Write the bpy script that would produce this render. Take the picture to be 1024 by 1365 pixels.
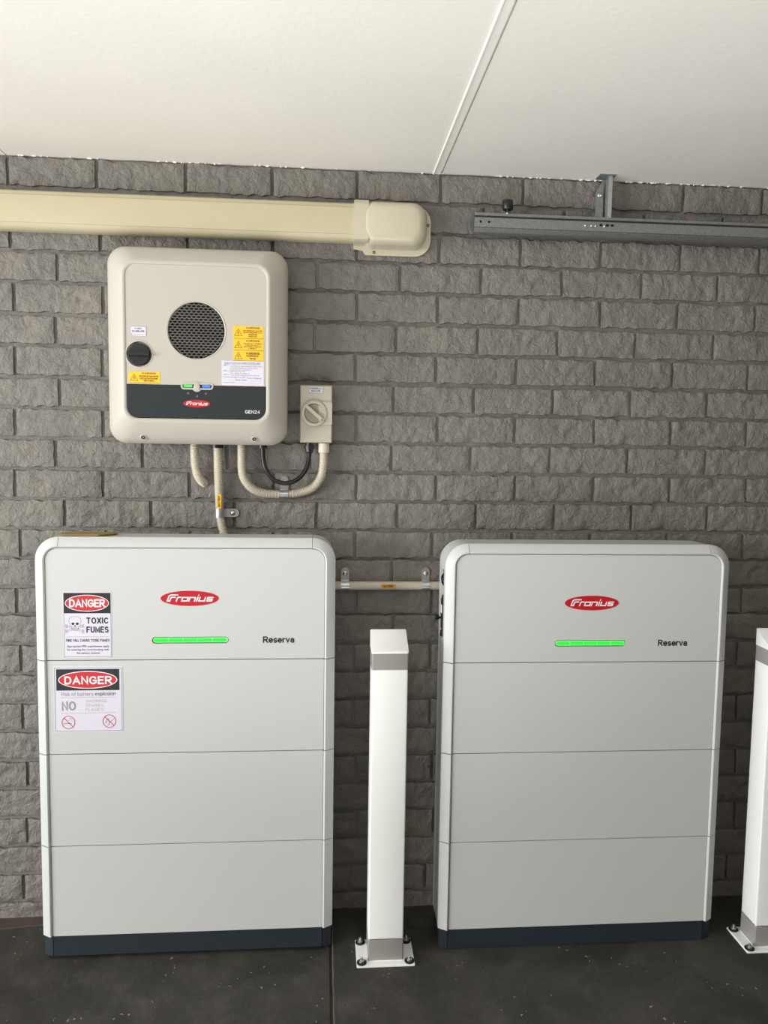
import bpy, bmesh, math, random
from mathutils import Vector, Matrix, noise
from mathutils.geometry import interpolate_bezier
random.seed(11)
PI = math.pi
scene = bpy.context.scene
C = scene.collection
for o in list(bpy.data.objects):
    bpy.data.objects.remove(o)

# ------------------------------------------------------------------ camera
cam_data = bpy.data.cameras.new('camera')
cam = bpy.data.objects.new('camera', cam_data); C.objects.link(cam)
scene.camera = cam
YAW, PITCH, ROLL = .0802414, -.0830957, .0148596
FOC = 1025.0
ca, sa, cb, sb, cc, sc = math.cos(YAW), math.sin(YAW), math.cos(PITCH), math.sin(PITCH), math.cos(ROLL), math.sin(ROLL)
fw = Vector((sa*cb, ca*cb, sb)); r0 = Vector((ca, -sa, 0)); u0 = r0.cross(fw)
rt = cc*r0 + sc*u0; up = -sc*r0 + cc*u0
M = Matrix((rt, up, -fw)).transposed().to_4x4()
M.translation = Vector((.867739, -2.274267, 1.417449))
cam.matrix_world = M
cam_data.sensor_fit = 'VERTICAL'; cam_data.sensor_height = 36.0
cam_data.lens = 36.0*FOC/1365.0
cam_data.clip_start = .02; cam_data.clip_end = 200

# ------------------------------------------------------------------ world, lights, exposure
world = bpy.data.worlds.new('world'); scene.world = world
world.use_nodes = True
wn = world.node_tree.nodes; wl = world.node_tree.links
bg = wn['Background']
bg.inputs[0].default_value = (.85, .93, 1.0, 1)
bg.inputs[1].default_value = .6
def area(name, loc, target, sx, sy, power, col):
    l = bpy.data.lights.new(name, 'AREA'); l.shape = 'RECTANGLE'; l.size = sx; l.size_y = sy
    l.energy = power; l.color = col
    o = bpy.data.objects.new(name, l); C.objects.link(o); o.location = loc
    d = Vector(target) - Vector(loc)
    o.rotation_euler = d.to_track_quat('-Z', 'Y').to_euler()
    return o
area('daylight_left_opening', (-4.1, -2.75, 1.25), (1.2, -.2, 1.50), 3.0, 1.8, 285, (1.0, .99, .97))
area('ceiling_fill', (.4, -3.0, .03), (.41, -3.0, 2.2), 3.8, 2.4, 88, (1.0, .985, .965)).data.spread = math.radians(142)  # added upward lamp brightens the ceiling, standing in for light off the ground
scene.view_settings.view_transform = 'Standard'
scene.view_settings.look = 'None'
scene.view_settings.gamma = 1.0
scene.view_settings.use_curve_mapping = False
scene.view_settings.exposure = 0.0

# ------------------------------------------------------------------ materials
def s2l(c):
    return tuple(((v/255.0+.055)/1.055)**2.4 if v > 10 else v/255.0/12.92 for v in c)
def mat(name, rgb, rough=.5, metal=0.0, bump=0.0, bscale=200.0, var=0.0, vscale=8.0, emit=0.0, spec=.5, coat=0.0):
    """rgb given in sRGB 0-255; noise varies tone and relief"""
    m = bpy.data.materials.new(name); m.use_nodes = True
    nt = m.node_tree; b = nt.nodes['Principled BSDF']
    c = s2l(rgb)
    b.inputs['Base Color'].default_value = (*c, 1)
    b.inputs['Roughness'].default_value = rough
    b.inputs['Metallic'].default_value = metal
    b.inputs['Specular IOR Level'].default_value = spec
    b.inputs['Coat Weight'].default_value = coat
    tc = nt.nodes.new('ShaderNodeTexCoord')
    if var > 0:
        n = nt.nodes.new('ShaderNodeTexNoise'); n.inputs['Scale'].default_value = vscale
        n.inputs['Detail'].default_value = 5
        nt.links.new(tc.outputs['Object'], n.inputs['Vector'])
        r = nt.nodes.new('ShaderNodeValToRGB')
        r.color_ramp.elements[0].position = .3; r.color_ramp.elements[1].position = .7
        r.color_ramp.elements[0].color = (*[max(0, v*(1-var)) for v in c], 1)
        r.color_ramp.elements[1].color = (*[min(1, v*(1+var)) for v in c], 1)
        nt.links.new(n.outputs['Fac'], r.inputs[0]); nt.links.new(r.outputs[0], b.inputs['Base Color'])
    if bump > 0:
        n = nt.nodes.new('ShaderNodeTexNoise'); n.inputs['Scale'].default_value = bscale
        n.inputs['Detail'].default_value = 3
        nt.links.new(tc.outputs['Object'], n.inputs['Vector'])
        bp = nt.nodes.new('ShaderNodeBump'); bp.inputs['Strength'].default_value = bump
        bp.inputs['Distance'].default_value = .002
        nt.links.new(n.outputs['Fac'], bp.inputs['Height']); nt.links.new(bp.outputs[0], b.inputs['Normal'])
    if emit > 0:
        b.inputs['Emission Color'].default_value = (*c, 1)
        b.inputs['Emission Strength'].default_value = emit
    return m

def brick_paint(name, rgb, k=1.0, fine=1.0):
    m = bpy.data.materials.new(name); m.use_nodes = True
    nt = m.node_tree; N = nt.nodes.new; L = nt.links.new
    b = nt.nodes['Principled BSDF']; b.inputs['Roughness'].default_value = .55
    b.inputs['Specular IOR Level'].default_value = .45
    g = N('ShaderNodeNewGeometry'); c = s2l(rgb)
    n1 = N('ShaderNodeTexNoise'); n1.inputs['Scale'].default_value = 7; n1.inputs['Detail'].default_value = 6
    n1.inputs['Roughness'].default_value = .65
    L(g.outputs['Position'], n1.inputs['Vector'])
    r = N('ShaderNodeValToRGB'); r.color_ramp.elements[0].position = .3; r.color_ramp.elements[1].position = .72
    r.color_ramp.elements[0].color = (c[0]*.80, c[1]*.80, c[2]*.82, 1)
    r.color_ramp.elements[1].color = (c[0]*1.14, c[1]*1.12, c[2]*1.08, 1)
    L(n1.outputs['Fac'], r.inputs[0])
    # faint brown where the paint is thin
    n3 = N('ShaderNodeTexNoise'); n3.inputs['Scale'].default_value = 2.3; n3.inputs['Detail'].default_value = 8
    n3.inputs['Roughness'].default_value = .7
    L(g.outputs['Position'], n3.inputs['Vector'])
    r3 = N('ShaderNodeValToRGB'); r3.color_ramp.elements[0].position = .6; r3.color_ramp.elements[1].position = .75
    r3.color_ramp.elements[0].color = (0, 0, 0, 1); r3.color_ramp.elements[1].color = (.4, .4, .4, 1)
    L(n3.outputs['Fac'], r3.inputs[0])
    mx = N('ShaderNodeMix'); mx.data_type = 'RGBA'
    L(r3.outputs[0], mx.inputs[0]); L(r.outputs[0], mx.inputs[6])
    mx.inputs[7].default_value = (c[0]*1.08, c[1]*.95, c[2]*.90, 1)
    L(mx.outputs[2], b.inputs['Base Color'])
    # relief: brush-dragged chips + grain
    mp = N('ShaderNodeMapping'); mp.inputs['Scale'].default_value = (1.0, 1, 1.0)
    L(g.outputs['Position'], mp.inputs['Vector'])
    n2 = N('ShaderNodeTexNoise'); n2.inputs['Scale'].default_value = 54; n2.inputs['Detail'].default_value = 5
    n2.inputs['Roughness'].default_value = .6; n2.inputs['Distortion'].default_value = .5
    L(mp.outputs[0], n2.inputs['Vector'])
    bp = N('ShaderNodeBump'); bp.inputs['Strength'].default_value = .85*k; bp.inputs['Distance'].default_value = .010
    L(n2.outputs['Fac'], bp.inputs['Height'])
    n4 = N('ShaderNodeTexNoise'); n4.inputs['Scale'].default_value = 420; n4.inputs['Detail'].default_value = 2
    L(g.outputs['Position'], n4.inputs['Vector'])
    bp2 = N('ShaderNodeBump'); bp2.inputs['Strength'].default_value = .5*fine; bp2.inputs['Distance'].default_value = .0012
    L(n4.outputs['Fac'], bp2.inputs['Height']); L(bp.outputs[0], bp2.inputs['Normal'])
    L(bp2.outputs[0], b.inputs['Normal'])
    return m

def floor_paint():
    m = bpy.data.materials.new('dark_floor_paint'); m.use_nodes = True
    nt = m.node_tree; N = nt.nodes.new; L = nt.links.new
    b = nt.nodes['Principled BSDF']
    g = N('ShaderNodeNewGeometry')
    n1 = N('ShaderNodeTexNoise'); n1.inputs['Scale'].default_value = 4.5; n1.inputs['Detail'].default_value = 8
    n1.inputs['Roughness'].default_value = .65; n1.inputs['Distortion'].default_value = .4
    L(g.outputs['Position'], n1.inputs['Vector'])
    r = N('ShaderNodeValToRGB'); e = r.color_ramp.elements
    e[0].position = .3; e[0].color = (*s2l((42, 41, 39)), 1)
    e[1].position = .72; e[1].color = (*s2l((68, 66, 61)), 1)
    L(n1.outputs['Fac'], r.inputs[0])
    # dusty scuffs
    n2 = N('ShaderNodeTexNoise'); n2.inputs['Scale'].default_value = 9; n2.inputs['Detail'].default_value = 10
    n2.inputs['Roughness'].default_value = .8
    L(g.outputs['Position'], n2.inputs['Vector'])
    r2 = N('ShaderNodeValToRGB'); r2.color_ramp.elements[0].position = .50; r2.color_ramp.elements[1].position = .76
    r2.color_ramp.elements[0].color = (0, 0, 0, 1); r2.color_ramp.elements[1].color = (.38, .38, .38, 1)
    L(n2.outputs['Fac'], r2.inputs[0])
    mx = N('ShaderNodeMix'); mx.data_type = 'RGBA'
    L(r2.outputs[0], mx.inputs[0]); L(r.outputs[0], mx.inputs[6]); mx.inputs[7].default_value = (*s2l((106, 104, 98)), 1)
    # paint spots, clustered
    v = N('ShaderNodeTexVoronoi'); v.inputs['Scale'].default_value = 62; v.inputs['Randomness'].default_value = 1
    nd = N('ShaderNodeTexNoise'); nd.inputs['Scale'].default_value = 90
    L(g.outputs['Position'], nd.inputs['Vector'])
    vm = N('ShaderNodeVectorMath'); vm.operation = 'MULTIPLY_ADD'; vm.inputs[1].default_value = (.02, .02, .02)
    L(nd.outputs['Color'], vm.inputs[0]); L(g.outputs['Position'], vm.inputs[2]); L(vm.outputs[0], v.inputs['Vector'])
    n5 = N('ShaderNodeTexNoise'); n5.inputs['Scale'].default_value = 5.5; n5.inputs['Detail'].default_value = 2
    L(g.outputs['Position'], n5.inputs['Vector'])
    md = N('ShaderNodeMapRange'); md.inputs[1].default_value = .50; md.inputs[2].default_value = .8
    md.inputs[3].default_value = .05; md.inputs[4].default_value = .42
    L(n5.outputs['Fac'], md.inputs[0])
    lt = N('ShaderNodeMath'); lt.operation = 'LESS_THAN'
    L(v.outputs['Distance'], lt.inputs[0]); L(md.outputs[0], lt.inputs[1])
    sp = N('ShaderNodeSeparateColor'); L(v.outputs['Color'], sp.inputs[0])
    lt2 = N('ShaderNodeMath'); lt2.operation = 'LESS_THAN'; lt2.inputs[1].default_value = .24
    L(sp.outputs[0], lt2.inputs[0])
    mu = N('ShaderNodeMath'); mu.operation = 'MULTIPLY'; L(lt.outputs[0], mu.inputs[0]); L(lt2.outputs[0], mu.inputs[1])
    mu2 = N('ShaderNodeMath'); mu2.operation = 'MULTIPLY'; mu2.inputs[1].default_value = .6; L(mu.outputs[0], mu2.inputs[0])
    mx2 = N('ShaderNodeMix'); mx2.data_type = 'RGBA'
    L(mu2.outputs[0], mx2.inputs[0]); L(mx.outputs[2], mx2.inputs[6]); mx2.inputs[7].default_value = (*s2l((170, 168, 156)), 1)
    L(mx2.outputs[2], b.inputs['Base Color'])
    rr = N('ShaderNodeMapRange'); rr.inputs[3].default_value = .55; rr.inputs[4].default_value = .8
    L(n2.outputs['Fac'], rr.inputs[0]); L(rr.outputs[0], b.inputs['Roughness'])
    b.inputs['Specular IOR Level'].default_value = .3
    n6 = N('ShaderNodeTexNoise'); n6.inputs['Scale'].default_value = 70; n6.inputs['Detail'].default_value = 5
    L(g.outputs['Position'], n6.inputs['Vector'])
    bp = N('ShaderNodeBump'); bp.inputs['Strength'].default_value = .35; bp.inputs['Distance'].default_value = .003
    L(n6.outputs['Fac'], bp.inputs['Height']); L(bp.outputs[0], b.inputs['Normal'])
    return m

MT = {}
MT['brick'] = brick_paint('grey_brick_paint', (125, 122, 116))
MT['mortar'] = brick_paint('grey_mortar_paint', (122, 119, 113), .35, 1.0)
MT['floor'] = floor_paint()
MT['ceiling'] = mat('white_ceiling_paint', (240, 237, 230), .75, bump=.25, bscale=60, var=.025, vscale=3)
MT['cream_wall'] = mat('dim_wall_paint', (120, 116, 108), .8)
MT['cabinet'] = mat('white_powder_coat', (201, 204, 203), .42, bump=.05, bscale=900)
MT['core'] = mat('grey_inner_casing', (150, 150, 147), .6)
MT['plinth'] = mat('navy_black_plinth', (38, 46, 54), .5, bump=.1, bscale=500)
MT['inv'] = mat('warm_white_plastic', (188, 184, 174), .45, bump=.06, bscale=700)
MT['charcoal'] = mat('charcoal_panel', (44, 50, 52), .5, spec=.25)
MT['black'] = mat('black_plastic', (26, 28, 30), .4)
MT['deep'] = mat('dark_cavity', (14, 14, 15), .9)
MT['grille'] = mat('grey_mesh_metal', (120, 118, 112), .5, .3)
MT['iso'] = mat('beige_grey_plastic', (190, 186, 170), .45, bump=.05, bscale=600)
MT['iso_dark'] = mat('grey_dial', (150, 149, 135), .5)
MT['conduit'] = mat('cream_conduit', (210, 202, 186), .42)
MT['duct'] = mat('cream_duct', (196, 187, 156), .4, var=.02, vscale=14)
MT['fitting'] = mat('cream_fitting', (200, 194, 170), .3)
MT['pipe'] = mat('cream_pipe', (205, 197, 180), .4)
MT['galv'] = mat('galvanised_steel', (150, 153, 152), .42, .75, bump=.12, bscale=300, var=.16, vscale=180)
MT['zinc'] = mat('bright_zinc', (200, 204, 204), .3, .9, var=.1, vscale=90)
MT['bollard'] = mat('white_steel_paint', (246, 248, 247), .35)
MT['band'] = mat('silver_reflective_tape', (150, 148, 145), .38)
MT['sticker'] = mat('white_sticker', (218, 216, 230), .4)
MT['stickerblack'] = mat('print_black', (38, 40, 42), .45)
MT['red'] = mat('print_red', (205, 48, 56), .4)
MT['logored'] = mat('badge_red', (190, 30, 45), .35)
MT['white'] = mat('print_white', (242, 242, 242), .4)
MT['grey'] = mat('print_grey', (150, 148, 150), .5)
MT['midgrey'] = mat('print_mid_grey', (95, 95, 98), .5)
MT['lightgrey'] = mat('print_pale_grey', (186, 184, 190), .5)
MT['yellow'] = mat('print_yellow', (246, 196, 52), .45)
MT['brownprint'] = mat('print_dark_brown', (70, 48, 20), .5)
MT['orange'] = mat('print_orange', (228, 160, 60), .5)
MT['green'] = mat('green_led', (32, 226, 58), .4, emit=.75)
MT['greensoft'] = mat('green_led_halo', (150, 232, 155), .4, emit=.28)
MT['greendot'] = mat('green_status_led', (60, 235, 90), .4, emit=.8)
MT['blue'] = mat('blue_status_led', (60, 110, 250), .4, emit=.9)
MT['board'] = mat('yellow_brown_board', (150, 128, 74), .7, var=.15, vscale=30)
MT['brown'] = mat('bare_brown_brick', (70, 58, 52), .85, bump=.6, bscale=90, var=.2, vscale=12)
MT['sealant'] = mat('beige_joint_sealant', (92, 86, 76), .8, bump=.4, bscale=200, var=.2, vscale=40)
MT['cable'] = mat('black_cable_sheath', (22, 22, 23), .35)
MT['redmark'] = mat('red_marker', (190, 60, 50), .5)
MT['ink'] = mat('blue_black_ink', (70, 74, 100), .6)
MT['outside'] = mat('pale_concrete_paving', (170, 165, 155), .85, var=.08, vscale=2)

# ------------------------------------------------------------------ mesh helpers
class MB:
    def __init__(s): s.v = []; s.f = []
    def add(s, vs, fs):
        o = len(s.v); s.v += [tuple(v) for v in vs]; s.f += [tuple(i+o for i in f) for f in fs]; return s
    def box(s, a, b):
        x0, y0, z0 = [min(p, q) for p, q in zip(a, b)]; x1, y1, z1 = [max(p, q) for p, q in zip(a, b)]
        return s.add([(x0,y0,z0),(x1,y0,z0),(x1,y1,z0),(x0,y1,z0),(x0,y0,z1),(x1,y0,z1),(x1,y1,z1),(x0,y1,z1)],
                     [(0,3,2,1),(4,5,6,7),(0,1,5,4),(1,2,6,5),(2,3,7,6),(3,0,4,7)])
    def loft(s, rings, caps=True, closed=True):
        n = len(rings[0]); o = len(s.v)
        for r in rings: s.v += [tuple(p) for p in r]
        for i in range(len(rings)-1):
            for j in range(n if closed else n-1):
                a = o+i*n+j; b = o+i*n+(j+1) % n
                s.f.append((a, b, b+n, a+n))
        if caps:
            s.f.append(tuple(o+j for j in range(n))[::-1]); s.f.append(tuple(o+(len(rings)-1)*n+j for j in range(n)))
        return s
    def cyl(s, p0, p1, r, n=20, r2=None):
        p0 = Vector(p0); p1 = Vector(p1); d = (p1-p0).normalized()
        a = d.orthogonal().normalized(); b = d.cross(a)
        r2 = r if r2 is None else r2
        return s.loft([[p+rr*(a*math.cos(t*2*PI/n)+b*math.sin(t*2*PI/n)) for t in range(n)] for p, rr in ((p0, r), (p1, r2))])
    def lathe(s, c, d, prof, n=24):
        """prof: list of (distance along d, radius)"""
        c = Vector(c); d = Vector(d).normalized(); a = d.orthogonal().normalized(); b = d.cross(a)
        return s.loft([[c+d*h+max(r, 1e-5)*(a*math.cos(t*2*PI/n)+b*math.sin(t*2*PI/n)) for t in range(n)] for h, r in prof])
    def join(s, me, fn=None):
        vs = [v.co.copy() for v in me.vertices]
        if fn: vs = [fn(v) for v in vs]
        return s.add(vs, [tuple(p.vertices) for p in me.polygons])
    def build(s, name, m, parent=None, smooth=None, loc=None, bevel=0):
        me = bpy.data.meshes.new(name); me.from_pydata(s.v, [], s.f)
        bm = bmesh.new(); bm.from_mesh(me)
        bmesh.ops.recalc_face_normals(bm, faces=bm.faces)
        if bevel:
            bmesh.ops.bevel(bm, geom=[e for e in bm.edges if len(e.link_faces) == 2 and e.calc_face_angle() > .5],
                            offset=bevel, segments=2, affect='EDGES', clamp_overlap=True)
        bm.to_mesh(me); bm.free()
        if smooth:
            me.shade_smooth(); me.set_sharp_from_angle(angle=math.radians(smooth))
        me.materials.append(MT[m])
        o = bpy.data.objects.new(name, me); C.objects.link(o)
        if parent is not None: o.parent = parent
        if loc is not None: o.location = loc
        return o

def tag(o, label=None, cat=None, group=None, kind=None):
    if label: o['label'] = label
    if cat: o['category'] = cat
    if group: o['group'] = group
    if kind: o['kind'] = kind
    return o
def thing(name, loc, label, cat, group=None):
    o = bpy.data.objects.new(name, None); C.objects.link(o); o.location = loc
    o.empty_display_size = .05
    return tag(o, label, cat, group)

def curve_mesh(cu):
    o = bpy.data.objects.new('tmp', cu); C.objects.link(o)
    dg = bpy.context.evaluated_depsgraph_get()
    me = bpy.data.meshes.new_from_object(o.evaluated_get(dg))
    bpy.data.objects.remove(o)
    return me
def plate_mesh(loops, depth):
    """loops: closed 2-D outlines (first outer, others holes) -> solid of given depth, in XY, z from -depth/2"""
    cu = bpy.data.curves.new('tmp', 'CURVE'); cu.dimensions = '2D'; cu.fill_mode = 'BOTH'; cu.extrude = depth/2
    for lp in loops:
        sp = cu.splines.new('POLY'); sp.points.add(len(lp)-1)
        for i, p in enumerate(lp): sp.points[i].co = (p[0], p[1], 0, 1)
        sp.use_cyclic_u = True
    me = curve_mesh(cu); bpy.data.curves.remove(cu); return me
def xz(mb, me, y, off=(0, 0)):
    """put a flat XY mesh onto the plane y, facing the camera (-y)"""
    return mb.join(me, lambda v: (v.x+off[0], y - v.z, v.y+off[1]))
def plate(mb, loops, y0, y1):
    d = abs(y1-y0); return xz(mb, plate_mesh(loops, d), (y0+y1)/2)
_tc = {}
def text_mesh(body, bold=0.0, shear=0.0, spacing=1.0):
    k = (body, bold, shear, spacing)
    if k in _tc: return _tc[k]
    cu = bpy.data.curves.new('tmp', 'FONT'); cu.body = body; cu.size = 1; cu.offset = bold; cu.shear = shear
    cu.space_character = spacing; cu.resolution_u = 2; cu.extrude = 0
    me = curve_mesh(cu); bpy.data.curves.remove(cu); _tc[k] = me; return me
def text(mb, body, x0, x1, z0, z1, y, bold=0.0, shear=0.0, spacing=1.0):
    """fit the words into the box x0..x1, z0..z1 on the plane y"""
    me = text_mesh(body, bold, shear, spacing)
    xs = [v.co.x for v in me.vertices]; ys = [v.co.y for v in me.vertices]
    a, b, c, d = min(xs), max(xs), min(ys), max(ys)
    return mb.join(me, lambda v: (x0+(v.x-a)/(b-a)*(x1-x0), y, z0+(v.y-c)/(d-c)*(z1-z0)))
def rrect(x0, x1, z0, z1, r, n=6, top_only=False):
    pts = []
    cs = [(x1-r, z1-r, 0), (x0+r, z1-r, 90), (x0+r, z0+r, 180), (x1-r, z0+r, 270)]
    for i, (cx, cz, a) in enumerate(cs):
        if top_only and i > 1:
            pts.append((x0, z0) if i == 2 else (x1, z0)); continue
        for k in range(n+1):
            t = math.radians(a+90*k/n); pts.append((cx+r*math.cos(t), cz+r*math.sin(t)))
    return pts
def ellipse(cx, cz, rx, rz, n=48):
    return [(cx+rx*math.cos(t*2*PI/n), cz+rz*math.sin(t*2*PI/n)) for t in range(n)]
def stroke(mb, pts, w, y, closed=False, th=0.0):
    """flat mitred line of width w on the plane y"""
    P = [Vector(p) for p in pts]; n = len(P); L = []; R = []
    for i in range(n):
        a = P[i-1] if (i > 0 or closed) else None
        b = P[(i+1) % n] if (i < n-1 or closed) else None
        d1 = (P[i]-a).normalized() if a is not None else None
        d2 = (b-P[i]).normalized() if b is not None else None
        d1 = d1 or d2; d2 = d2 or d1
        t = d1+d2
        t = t.normalized() if t.length > 1e-6 else d1
        nn = Vector((-t.y, t.x)); k = max(.5, nn.dot(Vector((-d1.y, d1.x))))
        L.append(P[i]+nn*w/2/k); R.append(P[i]-nn*w/2/k)
    vs = [(p.x, y, p.y) for p in L]+[(p.x, y, p.y) for p in R]
    fs = [(i, (i+1) % n, n+(i+1) % n, n+i) for i in range(n if closed else n-1)]
    return mb.add(vs, fs)
def _a(cx, cy, rx, ry, a0, a1, n=9):
    return [(cx+rx*math.cos(math.radians(a0+(a1-a0)*k/n)), cy+ry*math.sin(math.radians(a0+(a1-a0)*k/n))) for k in range(n+1)]
GLY = {
 'A': [[(0, 0), (.37, 1), (.74, 0)], [(.13, .32), (.61, .32)]], 'B': [[(.17, .5), (.36, .5)]+_a(.36, .25, .25, .25, 90, -90)+[(0, 0), (0, 1), (.34, 1)]+_a(.34, .75, .23, .25, 90, -90)],
 'C': [_a(.36, .5, .36, .5, 42, 318, 16)], 'D': [[(0, 0), (0, 1), (.28, 1)]+_a(.28, .5, .38, .5, 90, -90, 12)+[(0, 0)]], 'E': [[(.56, 0), (0, 0), (0, 1), (.55, 1)], [(0, .52), (.50, .52)]],
 'F': [[(0, 0), (0, 1), (.54, 1)], [(0, .50), (.47, .50)]], 'G': [_a(.38, .5, .38, .5, 42, 322, 16)+[(.72, .18), (.72, .46), (.42, .46)]], 'H': [[(0, 0), (0, 1)], [(.62, 0), (.62, 1)], [(0, .52), (.62, .52)]],
 'I': [[(0, 0), (0, 1)]], 'J': [[(.42, 1), (.42, .2)]+_a(.21, .2, .21, .2, 0, -180)], 'K': [[(0, 0), (0, 1)], [(.58, 1), (0, .38)], [(.2, .58), (.62, 0)]], 'L': [[(0, 1), (0, 0), (.5, 0)]],
 'M': [[(0, 0), (0, 1), (.37, .12), (.74, 1), (.74, 0)]], 'N': [[(0, 0), (0, 1), (.62, 0), (.62, 1)]], 'O': [_a(.38, .5, .38, .5, 0, 360, 22)], 'P': [[(0, 0), (0, 1), (.36, 1)]+_a(.36, .73, .24, .27, 90, -90)+[(.17, .46)]],
 'R': [[(0, 0), (0, 1), (.37, 1)]+_a(.37, .74, .24, .26, 90, -90)+[(.17, .48)], [(.24, .50), (.65, 0)]], 'S': [_a(.30, .745, .28, .255, 35, 270, 9)+_a(.30, .245, .30, .245, 90, -145, 9)],
 'T': [[(.33, 0), (.33, 1)], [(0, 1), (.66, 1)]], 'U': [[(0, 1), (0, .3)]+_a(.31, .3, .31, .3, 180, 360)+[(.62, 1)]], 'V': [[(0, 1), (.34, 0), (.68, 1)]], 'W': [[(0, 1), (.24, 0), (.46, .9), (.68, 0), (.92, 1)]],
 'X': [[(0, 0), (.62, 1)], [(0, 1), (.62, 0)]], 'Y': [[(.32, 0), (.32, .45), (0, 1)], [(.32, .45), (.64, 1)]], '2': [_a(.29, .71, .29, .29, 165, -35)+[(0, 0), (.6, 0)]], '4': [[(.47, 0), (.47, 1), (0, .3), (.64, .3)]],
 'Z': [[(0, 1), (.6, 1), (0, 0), (.62, 0)]], '.': [[(0, 0), (0, .06)]], '-': [[(0, .4), (.3, .4)]], 'Q': [_a(.38, .5, .38, .5, 0, 360, 22), [(.5, .25), (.76, 0)]],
 'a': [[(.46, 0), (.46, .46)]+_a(.25, .46, .21, .24, 0, 155), _a(.23, .19, .23, .19, 0, 360, 14)], 'b': [[(0, 0), (0, 1)], _a(.25, .35, .25, .35, 0, 360, 16)], 'e': [[(.01, .37), (.52, .37)]+_a(.26, .35, .26, .35, 5, 315, 14)],
 'f': [[(.14, 0), (.14, .8)]+_a(.30, .8, .16, .2, 180, 90, 4), [(0, .68), (.32, .68)]], 'i': [[(0, 0), (0, .7)], [(0, .88), (0, 1)]], 'k': [[(0, 0), (0, 1)], [(.42, .7), (0, .27)], [(.16, .42), (.45, 0)]], 'l': [[(0, 0), (0, 1)]],
 'n': [[(0, 0), (0, .7)], [(0, .4)]+_a(.22, .46, .22, .24, 180, 0)+[(.44, 0)]], 'o': [_a(.26, .35, .26, .35, 0, 360, 16)], 'p': [[(0, -.28), (0, .7)], _a(.25, .35, .25, .35, 0, 360, 16)],
 'r': [[(0, 0), (0, .7)], [(0, .38)]+_a(.24, .42, .24, .27, 180, 85, 5)], 's': [_a(.21, .52, .19, .18, 35, 270, 8)+_a(.21, .17, .21, .17, 90, -145, 8)], 't': [[(.13, .92), (.13, .12)]+_a(.25, .12, .12, .12, 180, 280, 4), [(0, .68), (.28, .68)]],
 'v': [[(0, .7), (.24, 0), (.48, .7)]], 'x': [[(0, 0), (.44, .7)], [(0, .7), (.44, 0)]], 'y': [[(0, .7), (.24, .02)], [(.48, .7), (.2, -.2), (.05, -.28)]], ' ': []}
def words(mb, body, x0, x1, z0, z1, y, wt=.15, gap=.16):
    """drawn lettering of even stroke weight (wt of the box height) fitted to the box"""
    S = []; pen = 0
    for ch in body:
        g = GLY[ch]
        if not g: pen += .34; continue
        w = max(p[0] for st in g for p in st)
        S += [[(p[0]+pen, p[1]) for p in st] for st in g]; pen += w+gap+wt
    xs = [p[0] for st in S for p in st]; zs = [p[1] for st in S for p in st]
    a, b, c, d = min(xs), max(xs), min(zs), max(zs); w = wt*(z1-z0)/max(1, d-c)
    for i, st in enumerate(S):
        pts = [(x0+w/2+(p[0]-a)/(b-a)*(x1-x0-w), z0+w/2+(p[1]-c)/(d-c)*(z1-z0-w)) for p in st]
        pts = [q for k, q in enumerate(pts) if k == 0 or (abs(q[0]-pts[k-1][0])+abs(q[1]-pts[k-1][1])) > 1e-7]
        # carry straight ends half a width further so corners meet squarely
        shut = len(pts) > 3 and abs(pts[0][0]-pts[-1][0])+abs(pts[0][1]-pts[-1][1]) < w*.05
        if shut: pts = pts[:-1]
        elif len(pts) > 1:
            for e, f_ in ((0, 1), (-1, -2)):
                v = Vector(pts[e])-Vector(pts[f_]); v = v.normalized()*w*.45; pts[e] = (pts[e][0]+v.x, pts[e][1]+v.y)
        stroke(mb, pts, w, y-.00006*(i % 5), shut)
    return mb
def spline(pts, step=.002):
    P = [Vector(p) for p in pts]; P = [P[0]*2-P[1]]+P+[P[-1]*2-P[-2]]; out = []
    for i in range(1, len(P)-2):
        for k in range(24):
            t = k/24; a, b, c, d = P[i-1:i+3]
            out.append(.5*((2*b)+(c-a)*t+(2*a-5*b+4*c-d)*t*t+(3*b-a-3*c+d)*t**3))
    out.append(P[-2])
    res = [out[0]]; acc = 0
    for i in range(1, len(out)):
        seg = (out[i]-out[i-1]).length
        while acc+seg >= step:
            f = (step-acc)/seg; q = out[i-1].lerp(out[i], f); res.append(q)
            out[i-1] = q; seg = (out[i]-q).length; acc = 0
        acc += seg
    return res
def sweep(mb, pts, rad, n=14, step=.002):
    path = spline(pts, step); rings = []; ref = None
    for i, p in enumerate(path):
        d = (path[min(i+1, len(path)-1)]-path[max(i-1, 0)]).normalized()
        if ref is None: ref = d.orthogonal().normalized()
        ref = (ref-d*ref.dot(d)).normalized(); b = d.cross(ref)
        r = rad(i*step) if callable(rad) else rad
        rings.append([p+r*(ref*math.cos(t*2*PI/n)+b*math.sin(t*2*PI/n)) for t in range(n)])
    return mb.loft(rings)
def corr(s, pitch=.0044, r=.0114, a=.0013):
    return r+a*(1.0 if (s/pitch) % 1 < .5 else -1.0)

# ------------------------------------------------------------------ the setting
CEIL = 2.207
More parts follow.
